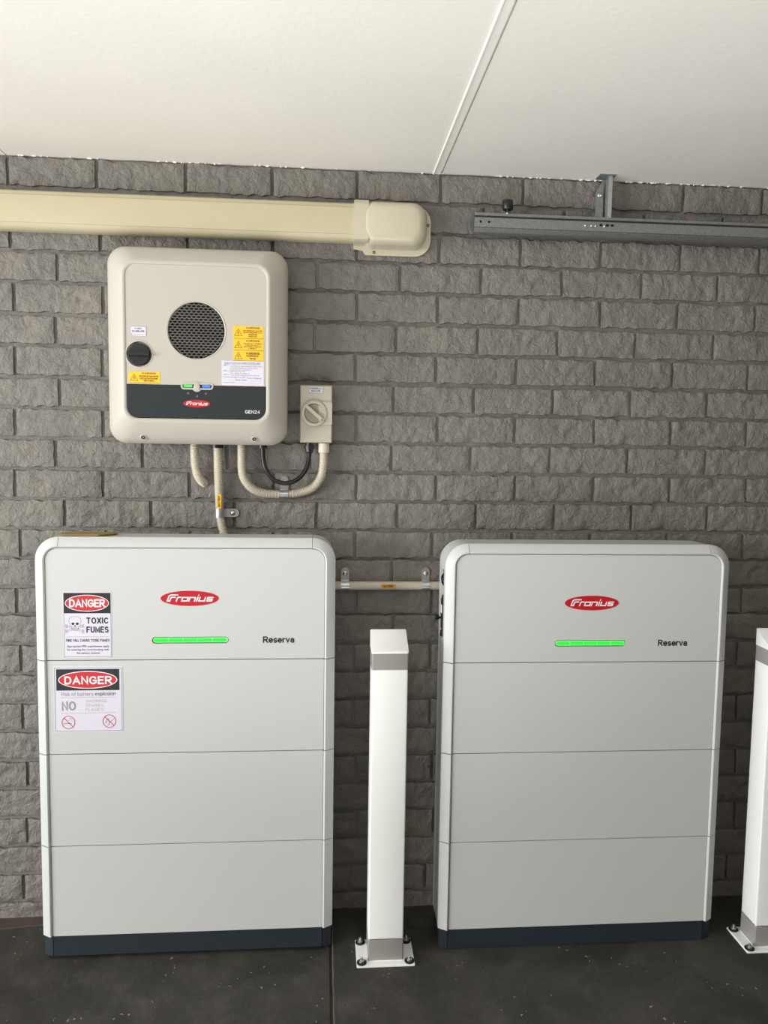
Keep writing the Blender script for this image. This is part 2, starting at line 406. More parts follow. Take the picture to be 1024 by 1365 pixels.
# floor: two painted slabs with a control joint between them
f = MB()
f.box((-4.3, -5.2, -.12), (.8965, .25, 0)); f.box((.9055, -5.2, -.12), (4.6, .25, 0)); f.box((.8965, -5.2, -.12), (.9055, .25, -.007))
floor = tag(f.build('floor', 'floor'), kind='structure')
j = MB()
rnd = random.Random(3)
L_ = []; 
for i in range(90):
    y = -3.0+i*3.0/89
    L_.append((.9055+rnd.uniform(.0, .0018), y, rnd.uniform(.0012, .003)))
vs = []; fs = []
for i, (x, y, h) in enumerate(L_):
    vs += [(x-.002, y, -.006), (x-.0015, y, h*.4), (x+.0003, y, h*.8), (x+.0022+rnd.uniform(0, .0015), y, .0002)]
for i in range(len(L_)-1):
    for k in range(3): fs.append((i*4+k, i*4+k+1, i*4+k+5, i*4+k+4))
j.add(vs, fs); j.build('joint_sealant', 'sealant', floor, smooth=60)

# ceiling: painted sheets with cover strips between them
ceil = MB().box((-4.3, -5.2, CEIL+.006), (4.6, .25, CEIL+.12)).build('ceiling', 'ceiling')
tag(ceil, kind='structure')
for x0, x1 in ((-4.3, -2.412), (-2.408, -1.212), (-1.208, -.012), (-.008, 1.1905), (1.2035, 2.388), (2.392, 4.6)):
    MB().box((x0, -5.2, CEIL), (x1, -.001, CEIL+.0055)).build('ceiling_sheet', 'ceiling', ceil)
MB().loft([[(1.1760, y, CEIL-.0001), (1.1775, y, CEIL-.0030), (1.1800, y, CEIL-.0032), (1.1825, y, CEIL-.0014), (1.1985, y, CEIL-.0016), (1.1998, y, CEIL-.0001)]
           for y in (-5.2, -.004)]).build('joint_strip', 'ceiling', ceil)
# flecks of loose white paint along the ceiling edge
rnd = random.Random(5); fl = MB()
for k in range(95):
    x = rnd.choice([rnd.uniform(-.1, 2.3), rnd.uniform(1.35, 2.3)]); w = rnd.uniform(.0015, .006)*rnd.choice((.6, 1, 1.5)); h = rnd.uniform(.0006, .0022)
    pts = [(x+w*math.cos(t), -.0088-rnd.uniform(0, .0012), CEIL-.0005+h*math.sin(t)-h*.6) for t in (0, 1.1, 2.3, 3.1, 4.4, 5.4)]
    back = [(p[0], p[1]+.0035, p[2]) for p in pts]
    fl.loft([pts, back])
tag(fl.build('paint_flecks', 'ceiling', ceil), 'ragged flecks of loose white paint along the ceiling edge', kind='stuff')

# back wall: mortar bed and the bricks, laid from the joint positions seen
wall = MB().box((-4.3, .0010, -.12), (4.6, .25, CEIL+.1)).build('wall_back', 'mortar')
tag(wall, kind='structure')
ROWZ = [2.1640, 2.0785, 1.9925, 1.9077, 1.8215, 1.7335, 1.6475, 1.5600, 1.4740, 1.3875, 1.3015, 1.2160, 1.1300, 1.0460, .9610, .8790,
        .7910, .7040, .6185, .5310, .4435, .3570, .2700, .1830, .0955, .0110]
JX = {0: [-.006, .233, .477, .718, .959, 1.2, 1.441, 1.682, 1.924, 2.167], 1: [1.807, 2.048],
 2: [-.003, .241, .96, 1.199, 1.439, 1.68, 1.922, 2.169], 3: [.122, .847, 1.086, 1.324, 1.565, 1.807, 2.042],
 4: [.003, .246, .962, 1.198, 1.438, 1.684, 1.922, 2.165], 5: [.114, .841, 1.077, 1.318, 1.557, 1.795, 2.038],
 6: [.002, .241, .96, 1.196, 1.436, 1.675, 1.914, 2.152], 7: [.122, 1.072, 1.31, 1.549, 1.788, 2.026],
 8: [-.003, .241, .964, 1.204, 1.437, 1.679, 1.917, 2.157], 9: [.107, .35, 1.069, 1.305, 1.546, 1.785, 2.031],
 10: [-.007, .238, .482, .966, 1.203, 1.442, 1.684, 1.922, 2.166], 11: [.129, .372, .85, 1.088, 1.325, 1.565, 1.805, 2.045],
 12: [.004, .964, 1.195, 1.437, 1.679, 1.921, 2.163], 13: [1.075], 14: [-.01, .97, 1.198, 2.168], 15: [1.082],
 16: [-.002, .963, 1.196, 2.162], 18: [-.001, .965, 1.199, 2.17], 20: [.009, .975, 1.209, 2.176], 22: [.003, .981, 1.217, 2.184],
 24: [-.011, .96, 1.195, 2.166]}
def joints(row):
    m = JX.get(row, []); par = 0 if row % 2 == 0 else .5
    d = {round(x/.24-par): x for x in m}
    out = []; rj = random.Random(row)
    for k in range(-18, 20):
        if k in d: out.append(d[k]); continue
        lo = [q for q in d if q < k]; hi = [q for q in d if q > k]
        if lo and hi:
            a, b = max(lo), min(hi); out.append(d[a]+(d[b]-d[a])*(k-a)/(b-a))
        elif lo: a = max(lo); out.append(d[a]+.24*(k-a))
        elif hi: b = min(hi); out.append(d[b]-.24*(b-k))
        else: out.append((k+par)*.24)
    return out
def brick_variant(seed, nx=30, nz=10):
    """rock-faced brick, unit length and height 1 x 1, real depth in metres"""
    sd = Vector((seed*7.31, seed*3.17, seed*1.9)); W, H = .230, .076
    vs = []; fs = []
    for jn in range(nz+1):
        for i in range(nx+1):
            u = i/nx; v = jn/nz
            x = (u-.5)*W; z = (v-.5)*H
            ed = min(u*W, (1-u)*W, v*H, (1-v)*H)
            edge_x = min(u, 1-u) == 0; edge_z = min(v, 1-v) == 0
            h = .0054+noise.noise(Vector((x*20, z*26, 0))+sd)*.0040+noise.noise(Vector((x*75, z*60, 5))+sd)*.0030
            h += max(0, noise.noise(Vector((x*48, z*34, 9))+sd)-.12)*.010-max(0, noise.noise(Vector((x*40, z*40, 19))+sd)-.25)*.008
            h *= min(1, .68+ed/.016)
            h = max(h, .0006)
            if h > .0060: h = .0060+(h-.0060)*.35
            h = min(h, .0085)
            dx = dz = 0
            if edge_z: dz = noise.noise(Vector((x*48, v*9, 2))+sd)*.0052-.0010*(1 if v else -1)
            elif jn in (1, nz-1): dz = noise.noise(Vector((x*48, round(v)*9, 2))+sd)*.0025
            if edge_x: dx = noise.noise(Vector((u*9, z*55, 4))+sd)*.0020
            vs.append(((x+dx)/W, -h-.004, (z+dz)/H))
    n = nx+1
    for jn in range(nz):
        for i in range(nx):
            a = jn*n+i; fs.append((a, a+1, a+n+1, a+n))
    rim = [i for i in range(n)]+[jn*n+nx for jn in range(1, nz+1)]+[nz*n+i for i in range(nx-1, -1, -1)]+[jn*n for jn in range(nz-1, 0, -1)]
    o = len(vs)
    for k in rim: vs.append((vs[k][0]*1.004, .004, vs[k][2]*1.01))
    for k in range(len(rim)):
        k2 = (k+1) % len(rim); fs.append((rim[k2], rim[k], o+k, o+k2))
    me = bpy.data.meshes.new('brick'); me.from_pydata(vs, [], fs)
    me.shade_smooth(); me.set_sharp_from_angle(angle=math.radians(50))
    me.materials.append(MT['brick']); return me
VAR = [brick_variant(s) for s in range(18)]
rb = random.Random(8); count = 0
rest = MB()
for row, z in enumerate(ROWZ):
    js = joints(row)
    for a, b in zip(js[:-1], js[1:]):
        cx = (a+b)/2; w = b-a-.0095; me = rb.choice(VAR)
        flip = rb.choice((-1, 1)); hgt = .0765+rb.uniform(-.001, .0008)
        if a < -4.2 or b > 4.5: continue
        if row == 25: pass
        if -.26 < cx < 2.40:
            o = bpy.data.objects.new('brick', me); C.objects.link(o); o.parent = wall
            o.location = (cx, rb.uniform(-.0008, .0012), z); o.scale = (w, 1, hgt)
            count += 1
        else:
            rest.join(me, lambda v: (cx+v.x*w, v.y, z+v.z*hgt))
o = rest.build('bricks_further_along', 'brick', wall, smooth=50); tag(o, 'grey painted bricks further along both ends of the wall', kind='stuff')
# bare brown strip where the wall paint stops above the floor, at the far left
rnd = random.Random(9); n = 140; fr = []; bk = []
for i in range(n):
    x = -4.2+4.36*i/(n-1); yy = -.050+noise.noise(Vector((x*9, 0, 0)))*.012+noise.noise(Vector((x*40, 3, 0)))*.005
    fr.append((x, yy, .0035)); bk.append((x, .004, .0050))
m_ = MB(); o0 = fr+bk+[(p[0], p[1]-.002, -.001) for p in fr]
m_.add(o0, [(i, i+1, n+i+1, n+i) for i in range(n-1)]+[(2*n+i, 2*n+i+1, i+1, i) for i in range(n-1)])
tag(m_.build('trim_1', 'brown'), 'bare brown strip of footing between wall and floor at the left', kind='structure')
# the carport's right wall, and an added wall behind the camera blocking frontal sky
tag(MB().box((4.6, -5.2, -.12), (4.75, .25, CEIL+.1)).build('wall_right', 'cream_wall'), kind='structure')
tag(MB().box((-4.3, -5.35, -.12), (4.75, -5.2, CEIL+.1)).build('wall_front_blocker', 'cream_wall'), kind='structure')

# ------------------------------------------------------------------ words in the maker's badge
def badge_letters(mb, x0, x1, z0, z1, y):
    """slanted square lettering spelling Fronius, drawn from strokes"""
    G = [[[(0, 0), (0, .78), (.12, 1.0), (1.35, 1.0)]], ]
    W = .17; S = []
    S += [[(.08, 0), (.08, .80), (.28, .95), (1.30, .95)], [(.08, .09), (.42, .09), (.42, .50), (.50, .62), (1.05, .62)]]
    S += [[(1.32, 0), (1.32, .50), (1.42, .62), (1.85, .62)]]
    S += [[(2.02, .09), (2.02, .60), (2.78, .60), (2.78, .09), (1.94, .09)]]
    S += [[(3.02, 0), (3.02, .60), (3.72, .60), (3.78, .54), (3.78, 0)]]
    S += [[(4.08, 0), (4.08, .68)], [(4.08, .82), (4.08, 1.0)]]
    S += [[(4.38, .68), (4.38, .09), (5.12, .09)], [(5.12, .68), (5.12, 0)]]
    S += [[(5.38, .09), (6.12, .09), (6.12, .34), (5.46, .34), (5.46, .60), (6.22, .60)]]
    sk = .36; tot = 6.22+sk
    for i, st in enumerate(S):
        pts = [(x0+((p[0]+p[1]*sk)/tot)*(x1-x0), z0+p[1]*(z1-z0)) for p in st]
        stroke(mb, pts, W*(z1-z0), y-.00002*i)
    return mb
def badge(parent, cx, cz, rx, rz, y, label='red oval badge with white slanted lettering'):
    o = plate(MB(), [ellipse(cx, cz, rx, rz)], y-.0010, y+.0005).build('badge', 'logored', parent); tag(o, label)
    b = MB(); badge_letters(b, cx-rx*.80, cx+rx*.86, cz-rz*.42, cz+rz*.50, y-.0014); b.build('lettering', 'white', o)
    return o

# ------------------------------------------------------------------ battery cabinets
def outline(x0, x1, z0, z1, R, d, part, na=8):
    """points of the frame line at inset d"""
    if part == 'arcL': return [(x0+R-(R-d)*math.cos(t*PI/2/na), z1-R+(R-d)*math.sin(t*PI/2/na)) for t in range(na+1)]
    if part == 'arcR': return [(x1-R+(R-d)*math.sin(t*PI/2/na), z1-R+(R-d)*math.cos(t*PI/2/na)) for t in range(na+1)]
def cabinet(X0, X1, yf, yb, zb, label, side_gear=False):
    """X0..X1 outer width, yf front plane, zb height of the plinth's underside"""
    cx = (X0+X1)/2; root = thing('battery_cabinet', (cx, (yf+yb)/2, 0), label, 'battery cabinet')
    ox, oy = cx, (yf+yb)/2
    x0, x1 = X0-ox, X1-ox; F = yf-oy; B = yb-oy
    zs = [zb+.058, zb+.315, zb+.572, zb+.829]; zt = zb+1.159; R = .062; g = .0012
    front = [(.0282, F+.012), (.0282, F+.0010), (.0272, F-.0022), (.0254, F-.0044), (.0236, F-.0052), (.0218, F-.0046), (.0015, F+.0080), (.0, F+.0100), (.0, F+.016), (.0022, F+.045)]
    prof = front+[(.0022, B), (.018, B), (.018, F+.03)]
    short = front+[(.018, F+.045), (.018, F+.03)]
    def strip(mb, pathfn, pr):
        cols = [pathfn(d) for d, y in pr]          # per profile point a list of (x,z)
        rings = [[(cols[q][i][0], pr[q][1], cols[q][i][1]) for q in range(len(pr))] for i in range(len(cols[0]))]
        return mb.loft(rings)
    # core
    plate(MB(), [rrect(x0+.017, x1-.017, zs[0]-.01, zt-.017, R-.017, 8, True)], F+.012, B-.002).build('inner_casing', 'core', root)
    # side strips of the three modules
    for k in range(3):
        za, zc = zs[k]+g, zs[k+1]-g
        strip(MB(), lambda d: [(x0+d, za), (x0+d, zc)], prof).build('frame_strip', 'cabinet', root, smooth=35)
        strip(MB(), lambda d: [(x1-d, za), (x1-d, zc)], prof).build('frame_strip', 'cabinet', root, smooth=35)
    za = zs[3]+g; n0 = MB(); n1 = MB()
    if side_gear:
        za2, zb2 = .888, 1.083
        strip(n0, lambda d: [(x0+d, za), (x0+d, za2)], prof)
        strip(n0, lambda d: [(x0+d, za2), (x0+d, zb2)], short)
        rear = [(.0022, B), (.018, B), (.018, B-.012), (.0022, B-.012)]
        strip(n0, lambda d: [(x0+d, za2), (x0+d, zb2)], rear)
        strip(n0, lambda d: [(x0+d, zb2)]+outline(x0, x1, 0, zt, R, d, 'arcL'), prof)
    else:
        strip(n0, lambda d: [(x0+d, za)]+outline(x0, x1, 0, zt, R, d, 'arcL'), prof)
    strip(n1, lambda d: outline(x0, x1, 0, zt, R, d, 'arcR')+[(x1-d, za)], prof)
    n0.build('corner_frame', 'cabinet', root, smooth=35); n1.build('corner_frame', 'cabinet', root, smooth=35)
    strip(MB(), lambda d: [(x0+R+g, zt-d), (x1-R-g, zt-d)], prof).build('top_strip', 'cabinet', root, smooth=35)
    # front panels
    xl, xr = x0+.0293, x1-.0293
    for k in range(3):
        plate(MB(), [rrect(xl, xr, zs[k]+g, zs[k+1]-g, .002, 2)], F, F+.0125).build('front_panel', 'cabinet', root, bevel=.0007)
    lz = zb+.882; lcx = (x0+x1)/2+.008
    head = plate(MB(), [rrect(xl, xr, zs[3]+g, zt-.0293, R-.0293, 8, True), rrect(lcx-.1015, lcx+.1015, lz-.0092, lz+.0092, .009, 8)], F, F+.0125)
    hp = head.build('front_panel', 'cabinet', root)
    tag(hp, 'top front panel with badge, light bar and name')
    plate(MB(), [rrect(lcx-.0992, lcx+.0992, lz-.0066, lz+.0066, .0064, 8)], F+.003, F+.0045).build('light_halo', 'greensoft', hp)  # pale glowing plate painted as the halo around the light bar
    lb = MB(); w = .0385
    for k in range(5):
        a = lcx-.0968+k*w; plate(lb, [rrect(a+.0013, a+w-.0013, lz-.0045, lz+.0045, .0035 if k in (0, 4) else .001, 4)], F+.0012, F+.003)
    tag(lb.build('light_bar', 'green', hp), 'glowing green light bar')
    badge(hp, lcx-.001, zb+.996, .0765, .0205, F)
    t = MB(); words(t, 'Reserva', lcx+.193, lcx+.2775, lz-.0082, lz+.0096, F-.0006, wt=.185, gap=.06)
    tag(t.build('name_lettering', 'stickerblack', hp), 'black lettering of the product name')
    # plinth
    z0 = zb; z1 = zs[0]-.0008; p = .003
    plate(MB(), [rrect(xl-.0005, xr+.0005, z0, z1, .001, 1)], F+p, F+.014).build('plinth_front', 'plinth', root)
    pr = [(.0272, F+.014), (.0272, F+p), (.022, F+p+.001), (.0035, F+.0125), (.0025, F+.016), (.0045, B), (.02, B), (.02, F+.03)]
    strip(MB(), lambda d: [(x0+d, z0), (x0+d, z1)], pr).build('plinth_side', 'plinth', root, smooth=35)
    strip(MB(), lambda d: [(x1-d, z0), (x1-d, z1)], pr).build('plinth_side', 'plinth', root, smooth=35)
    MB().box((x0+.02, F+.014, z0+.004), (x1-.02, B, zs[0]-.009)).build('plinth_core', 'plinth', root)
    for fx in (x0+.075, x1-.075):
        for fy in (F+.035, B-.03):
            MB().lathe((fx, fy, 0), (0, 0, 1), [(0, .017), (max(zb, .003), .017), (zb+.02, .012)]).build('foot', 'black', root, smooth=40)
    # spacer frame holding it off the wall
    MB().box((x0+.08, B-.001, zb+.16), (x1-.08, -.004-oy-.006, zt-.12)).build('wall_spacer', 'core', root)
    if side_gear:
        sx = x0+.018
        a = MB(); a.box((sx-.014, F+.050, .905), (sx, F+.104, .995)); a.cyl((sx-.007, F+.078, .906), (sx-.007, F+.078, .886), .011, 14)
        a.box((sx-.013, F+.056, .995), (sx, F+.098, 1.004))
        a.build('connector', 'black', root, bevel=.002)
        MB().box((sx-.0150, F+.080, .953), (sx-.0138, F+.098, .976)).build('connector_label', 'white', root)
        MB().lathe((sx-.001, F+.074, 1.019), (-1, 0, 0), [(0, .0085), (.006, .0085), (.006, .004), (.002, .004)]).build('cable_entry', 'white', root, smooth=40)
        c = MB(); sweep(c, [(sx-.004, F+.060, 1.068), (sx-.011, F+.082, 1.064), (sx-.013, F+.096, 1.050), (sx-.011, F+.082, 1.036), (sx-.004, F+.058, 1.036)], .0032, 10)
        c.box((sx-.012, F+.060, 1.048), (sx, F+.080, 1.080)); c.build('cable_loop', 'cable', root)
        MB().lathe((x0+.004, B-.007, .933), (-1, 0, 0), [(-.004, .006), (.004, .006), (.007, .008), (.012, .008), (.012, .002)], 16).build('side_knob', 'black', root, smooth=40)
        MB().lathe((x0+.003, B-.006, .80), (-1, 0, 0), [(-.002, .004), (.003, .004), (.004, .002)], 12).build('side_screw', 'zinc', root, smooth=40)
    return root, ox, oy, hp
LYF = -.21; LYB = -.10
cabL, lox, loy, hpL = cabinet(.1135, .9045, LYF, LYB, .013, 'white battery cabinet with two red danger stickers, on the floor under the inverter')
cabR, rox, roy, hpR = cabinet(1.2040, 2.0100, -.225, -.100, .002, 'white battery cabinet without stickers, with black connectors in its left side', True)

# danger stickers on the left cabinet; crop-pixel coordinates mapped onto each sticker
def mapper(px0, px1, py0, py1, x0, x1, z0, z1):
    return (lambda u: x0+(u-px0)/(px1-px0)*(x1-x0)), (lambda v: z1-(v-py0)/(py1-py0)*(z1-z0))
def s_box(mb, X, Z, a, b, c, d, y): return mb.add([(X(a), y, Z(c)), (X(b), y, Z(c)), (X(b), y, Z(d)), (X(a), y, Z(d))], [(0, 1, 2, 3)])
def s_text(mb, X, Z, s, a, b, c, d, y, **k): return text(mb, s, X(a), X(b), Z(d), Z(c), y, **k)
def s_words(mb, X, Z, s, a, b, c, d, y, **k): return words(mb, s, X(a), X(b), Z(d), Z(c), y, **k)
def s_ell(mb, X, Z, cx, cy, rx, ry, y, n=40): 
    return mb.add([(X(cx+rx*math.cos(t*2*PI/n)), y, Z(cy+ry*math.sin(t*2*PI/n))) for t in range(n)], [tuple(range(n))])
def s_line(mb, X, Z, pts, w, y, closed=False): return stroke(mb, [(X(a), Z(b)) for a, b in pts], w, y, closed)
def circ(cx, cy, r, n=28, rz=None): return [(cx+r*math.cos(t*2*PI/n), cy+(rz or r)*math.sin(t*2*PI/n)) for t in range(n)]

y = LYF-loy
X, Z = mapper(90, 510, 60, 625, .1860-lox, .3115-lox, .8500, 1.0265)
st = plate(MB(), [rrect(X(90), X(510), Z(625), Z(60), .002, 3)], y-.0008, y+.0003).build('danger_sticker', 'sticker', hpL)
tag(st, 'white sticker reading DANGER TOXIC FUMES with a skull')
yy = y-.0011
b = MB(); s_box(b, X, Z, 97, 503, 68, 243, yy)
px = .00065
for q in (((97, 243), (97, 619)), ((503, 243), (503, 619)), ((95, 619), (505, 619))): s_line(b, X, Z, q, .0007, yy)
s_words(b, X, Z, 'TOXIC', 290, 480, 279, 333, yy, wt=.19, gap=.22); s_words(b, X, Z, 'FUMES', 290, 483, 357, 411, yy, wt=.19, gap=.2)
s_words(b, X, Z, 'FIRE WILL CAUSE TOXIC FUMES', 112, 490, 465, 489, yy, wt=.15, gap=.12)
for i, (s, a, c) in enumerate((('Appropriate PPE requirements apply', 118, 485), ('for entering the room/working with', 120, 482), ('the battery systems', 202, 405))):
    s_text(b, X, Z, s, a, c, 519+29*i, 541+29*i, yy, bold=.01)
for k in range(38): s_box(b, X, Z, 113+k*10, 118+k*10, 444, 447, yy)
# skull and crossed bones
s_line(b, X, Z, [(148, 330), (140, 312), (142, 292), (155, 276), (178, 270), (204, 270), (228, 276), (243, 292), (246, 312), (237, 332), (240, 350), (222, 358), (222, 380), (208, 390), (180, 390), (166, 380), (165, 358), (147, 350)], .0006, yy, True)
for p0, p1 in (((118, 352), (262, 400)), ((118, 398), (262, 352))):
    dx, dy = p1[0]-p0[0], p1[1]-p0[1]; l = math.hypot(dx, dy); nx_, ny_ = -dy/l*6, dx/l*6
    s_line(b, X, Z, [(p0[0]+nx_, p0[1]+ny_), (p1[0]+nx_, p1[1]+ny_)], .0005, yy); s_line(b, X, Z, [(p0[0]-nx_, p0[1]-ny_), (p1[0]-nx_, p1[1]-ny_)], .0005, yy)
    for q in (p0, p1):
        s_line(b, X, Z, circ(q[0], q[1]-8, 8, 12), .0005, yy, True); s_line(b, X, Z, circ(q[0], q[1]+8, 8, 12), .0005, yy, True)
s_ell(b, X, Z, 175, 333, 13, 10, yy-.0001); s_ell(b, X, Z, 212, 333, 13, 10, yy-.0001); s_ell(b, X, Z, 193, 352, 6, 7, yy-.0001)
b.build('black_print', 'stickerblack', st)
b = MB(); s_ell(b, X, Z, 299, 156, 190, 72, yy-.0002); s_words(b, X, Z, 'DANGER', 146, 457, 121, 190, yy-.0007, wt=.185, gap=.10); b.build('white_print', 'white', st)
b = MB(); s_ell(b, X, Z, 299, 156, 184, 66, yy-.0004); b.build('red_oval', 'red', st)

X, Z = mapper(12, 614, 693, 1276, .1585-lox, .3380-lox, .6455, .8260)
hp2 = [o for o in cabL.children if o.name.startswith('front_panel')][2]
st = plate(MB(), [rrect(X(12), X(614), Z(1276), Z(693), .001, 2)], y-.0008, y+.0003).build('danger_sticker', 'sticker', hp2)
tag(st, 'white sticker reading DANGER Risk of battery explosion NO SMOKING SPARKS FLAMES')
b = MB(); s_box(b, X, Z, 35, 585, 718, 905, yy); s_line(b, X, Z, [(20, 708), (604, 708), (604, 1264), (22, 1264)], .0008, yy, True)
s_words(b, X, Z, 'explosion', 370, 550, 918, 960, yy, wt=.11, gap=.12)
b.build('black_print', 'stickerblack', st)
b = MB(); s_words(b, X, Z, 'Risk of battery', 74, 356, 919, 962, yy, wt=.10, gap=.14); s_words(b, X, Z, 'NO', 78, 203, 1000, 1083, yy, wt=.18)
s_line(b, X, Z, [(72, 970), (552, 966)], .0007, yy); s_line(b, X, Z, [(72, 1107), (552, 1103)], .0007, yy)
# cigarette and match
s_line(b, X, Z, [(92, 1197), (160, 1197)], .0022, yy); s_line(b, X, Z, [(140, 1172), (150, 1160), (146, 1150), (160, 1150), (166, 1166), (164, 1180)], .0008, yy)
s_line(b, X, Z, [(462, 1196), (470, 1170), (482, 1160), (486, 1172), (494, 1186), (490, 1208), (478, 1214)], .0024, yy); s_line(b, X, Z, [(494, 1190), (530, 1162)], .0014, yy)
b.build('grey_print', 'grey', st)
b = MB()
for i, s in enumerate(('SMOKING', 'SPARKS', 'FLAMES')): s_words(b, X, Z, s, 285, (470, 442, 442)[i], 986+38*i, 1013+38*i, yy, wt=.12, gap=.2)
b.build('pale_print', 'lightgrey', st)
b = MB(); s_ell(b, X, Z, 310, 812, 258, 78, yy-.0002); s_words(b, X, Z, 'DANGER', 106, 522, 779, 851, yy-.0007, wt=.19, gap=.12); b.build('white_print', 'white', st)
b = MB(); s_ell(b, X, Z, 310, 812, 250, 71, yy-.0004); b.build('red_oval', 'red', st)
for c_, q in (((134, 1187), 0), ((492, 1180), 0)):
    b = MB(); s_line(b, X, Z, circ(c_[0], c_[1], 56), .0017, yy-.0002, True); s_line(b, X, Z, [(c_[0]-40, c_[1]-40), (c_[0]+40, c_[1]+40)], .0016, yy-.0003)
    b.build('prohibition_sign', 'red', st)

# small board lying on top of the left cabinet
bt = 1.172
b = MB(); pts = [(.165, -.185), (.275, -.185), (.312, -.135), (.300, -.112), (.180, -.112)]
bx = (.235, -.15)
b.loft([[(x-bx[0], y_-bx[1], z) for x, y_ in pts] for z in (0, .004)])
o = b.build('small_board', 'board', loc=(bx[0], bx[1], bt+.0003), bevel=.0008)
tag(o, 'thin yellow-brown board lying on top of the stickered cabinet at its left end', 'board')

# ------------------------------------------------------------------ inverter
IX0, IX1, IZ0, IZ1 = .2850, .7680, 1.4200, 1.9480
icx = (IX0+IX1)/2
inv = thing('inverter', (icx, 0, IZ0), 'white wall-mounted inverter with round mesh grille and dark lower band', 'inverter')
def IV(x, z): return (x-icx, z-IZ0)
def ring(x0, x1, z0, z1, r, y, n=10): return [(p[0]-icx, y, p[1]-IZ0) for p in rrect(x0, x1, z0, z1, r, n)]
PX0, PX1, PZ0, PZ1 = .3460, .7135, 1.4880, 1.8900     # inner front panel
def ins(l, r, b_, t, rad, y): return ring(IX0+l, IX1-r, IZ0+b_, IZ1-t, rad, y)
rings = [ins(.061, .0545, .068, .058, .030, -.150), ins(.061, .0545, .068, .058, .030, -.1600), ins(.0585, .052, .0655, .0555, .032, -.1625), ins(.053, .046, .059, .050, .036, -.1632),
         ins(.050, .043, .056, .047, .038, -.1615), ins(.036, .031, .040, .033, .046, -.150), ins(.016, .014, .016, .014, .052, -.133), ins(.005, .005, .005, .005, .050, -.117),
         ins(0, 0, 0, 0, .048, -.103), ins(.001, .001, .001, .001, .047, -.060), ins(.004, .004, .004, .004, .045, -.056), ins(.03, .03, .03, .03, .03, -.056)]
cov = MB().loft(rings, caps=False); cover = cov.build('cover', 'inv', inv, smooth=50)
MB().loft([ins(.03, .03, .012, .03, .02, -.058), ins(.03, .03, .012, .03, .02, -.004)]).build('back_housing', 'charcoal', inv)
GC = (.5290, 1.7215); GR = .0745
KC = (.3795, 1.6560)
fp = MB(); YP = -.1605
loops = [rrect(PX0, PX1, 1.5775, PZ1, .028, 8, True), ellipse(GC[0], GC[1], GR, GR, 64), ellipse(KC[0], KC[1], .0335, .0335, 40)]
loops = [[IV(*p) for p in lp] for lp in loops]
plate(fp, loops, YP, YP+.010); panel = fp.build('front_panel', 'inv', inv)
# round well and expanded-metal grille
w = MB(); w.lathe((GC[0]-icx, -.150, GC[1]-IZ0), (0, -1, 0), [(0, GR+.002), (.0005, GR+.002), (.0005, GR)], 48); w.build('fan_well', 'deep', panel)
w = MB()
ringpts = [[(GC[0]-icx+r*math.cos(t*2*PI/64), yv, GC[1]-IZ0+r*math.sin(t*2*PI/64)) for t in range(64)] for r, yv in ((GR, YP+.001), (GR+.0016, YP-.0012), (GR+.0034, YP-.0012), (GR+.0042, YP+.001))]
w.loft(ringpts, caps=False); w.build('grille_rim', 'inv', panel, smooth=60)
g = MB(); px_, pz_ = .0124, .0070; t_ = .0009
def bar(mb, a, b_, w_, y0, y1):
    d = Vector((b_[0]-a[0], b_[1]-a[1])).normalized(); n = Vector((-d.y, d.x))*w_/2
    P4 = [(a[0]+n.x, a[1]+n.y), (b_[0]+n.x, b_[1]+n.y), (b_[0]-n.x, b_[1]-n.y), (a[0]-n.x, a[1]-n.y)]
    mb.loft([[(p[0], y0, p[1]) for p in P4], [(p[0], y1, p[1]) for p in P4]])
nr = int(GR/pz_)+2; nc = int(GR/px_)+2
for i in range(-nr, nr+1):
    for k in range(-nc, nc+1):
        x = k*px_+(px_/2 if i % 2 else 0); z = i*pz_
        # three strands of each hexagonal opening
        e = [((x-px_*.5, z-pz_*.17), (x-px_*.18, z-pz_*.5)), ((x-px_*.18, z-pz_*.5), (x+px_*.18, z-pz_*.5)), ((x+px_*.18, z-pz_*.5), (x+px_*.5, z-pz_*.17)),
             ((x-px_*.5, z-pz_*.17), (x-px_*.5, z+pz_*.17))]
        for q, (a, b_) in enumerate(e):
            if math.hypot(*a) < GR and math.hypot(*b_) < GR:
                bar(g, (a[0]+GC[0]-icx, a[1]+GC[1]-IZ0), (b_[0]+GC[0]-icx, b_[1]+GC[1]-IZ0), .0021 if q != 3 else .0018, YP+.0008, YP+.0022)
g.build('mesh_grille', 'grille', panel)
# dark band
bd = [IV(*p) for p in rrect(PX0+.0015, PX1-.0015, PZ0+.0015, 1.5768, .026, 8)]
n_ = len(bd)
band_loop = [IV(PX0+.0015, 1.5768), IV(PX0+.0015, PZ0+.0275)]+[IV(PX0+.0275-.026*math.cos(t*PI/16), PZ0+.0275-.026*math.sin(t*PI/16)) for t in range(1, 9)] \
    +[IV(PX1-.0275+.026*math.sin(t*PI/16), PZ0+.0275-.026*math.cos(t*PI/16)) for t in range(0, 9)]+[IV(PX1-.0015, 1.5768)]
bo = plate(MB(), [band_loop], YP-.0002, YP+.010).build('lower_band', 'charcoal', inv); tag(bo, 'dark charcoal lower band')
cxl = .5300
badge(bo, cxl-icx-.0005, 1.5285-IZ0, .0360, .0100, YP-.0004)
t = MB(); words(t, 'GEN24', .6575-icx, .6975-icx, 1.5045-IZ0, 1.5135-IZ0, YP-.0008, wt=.145, gap=.16); tag(t.build('name_lettering', 'white', bo), 'white model lettering')
t = MB()
for xx in (.5065, .5300, .5535):
    stroke(t, [(xx-icx+.0022*math.cos(q*PI/4), (1.5555 if xx != .53 else 1.5480)-IZ0+.0022*math.sin(q*PI/4)) for q in range(8)], .0008, YP-.0007, True)
t.build('symbols', 'grey', bo)
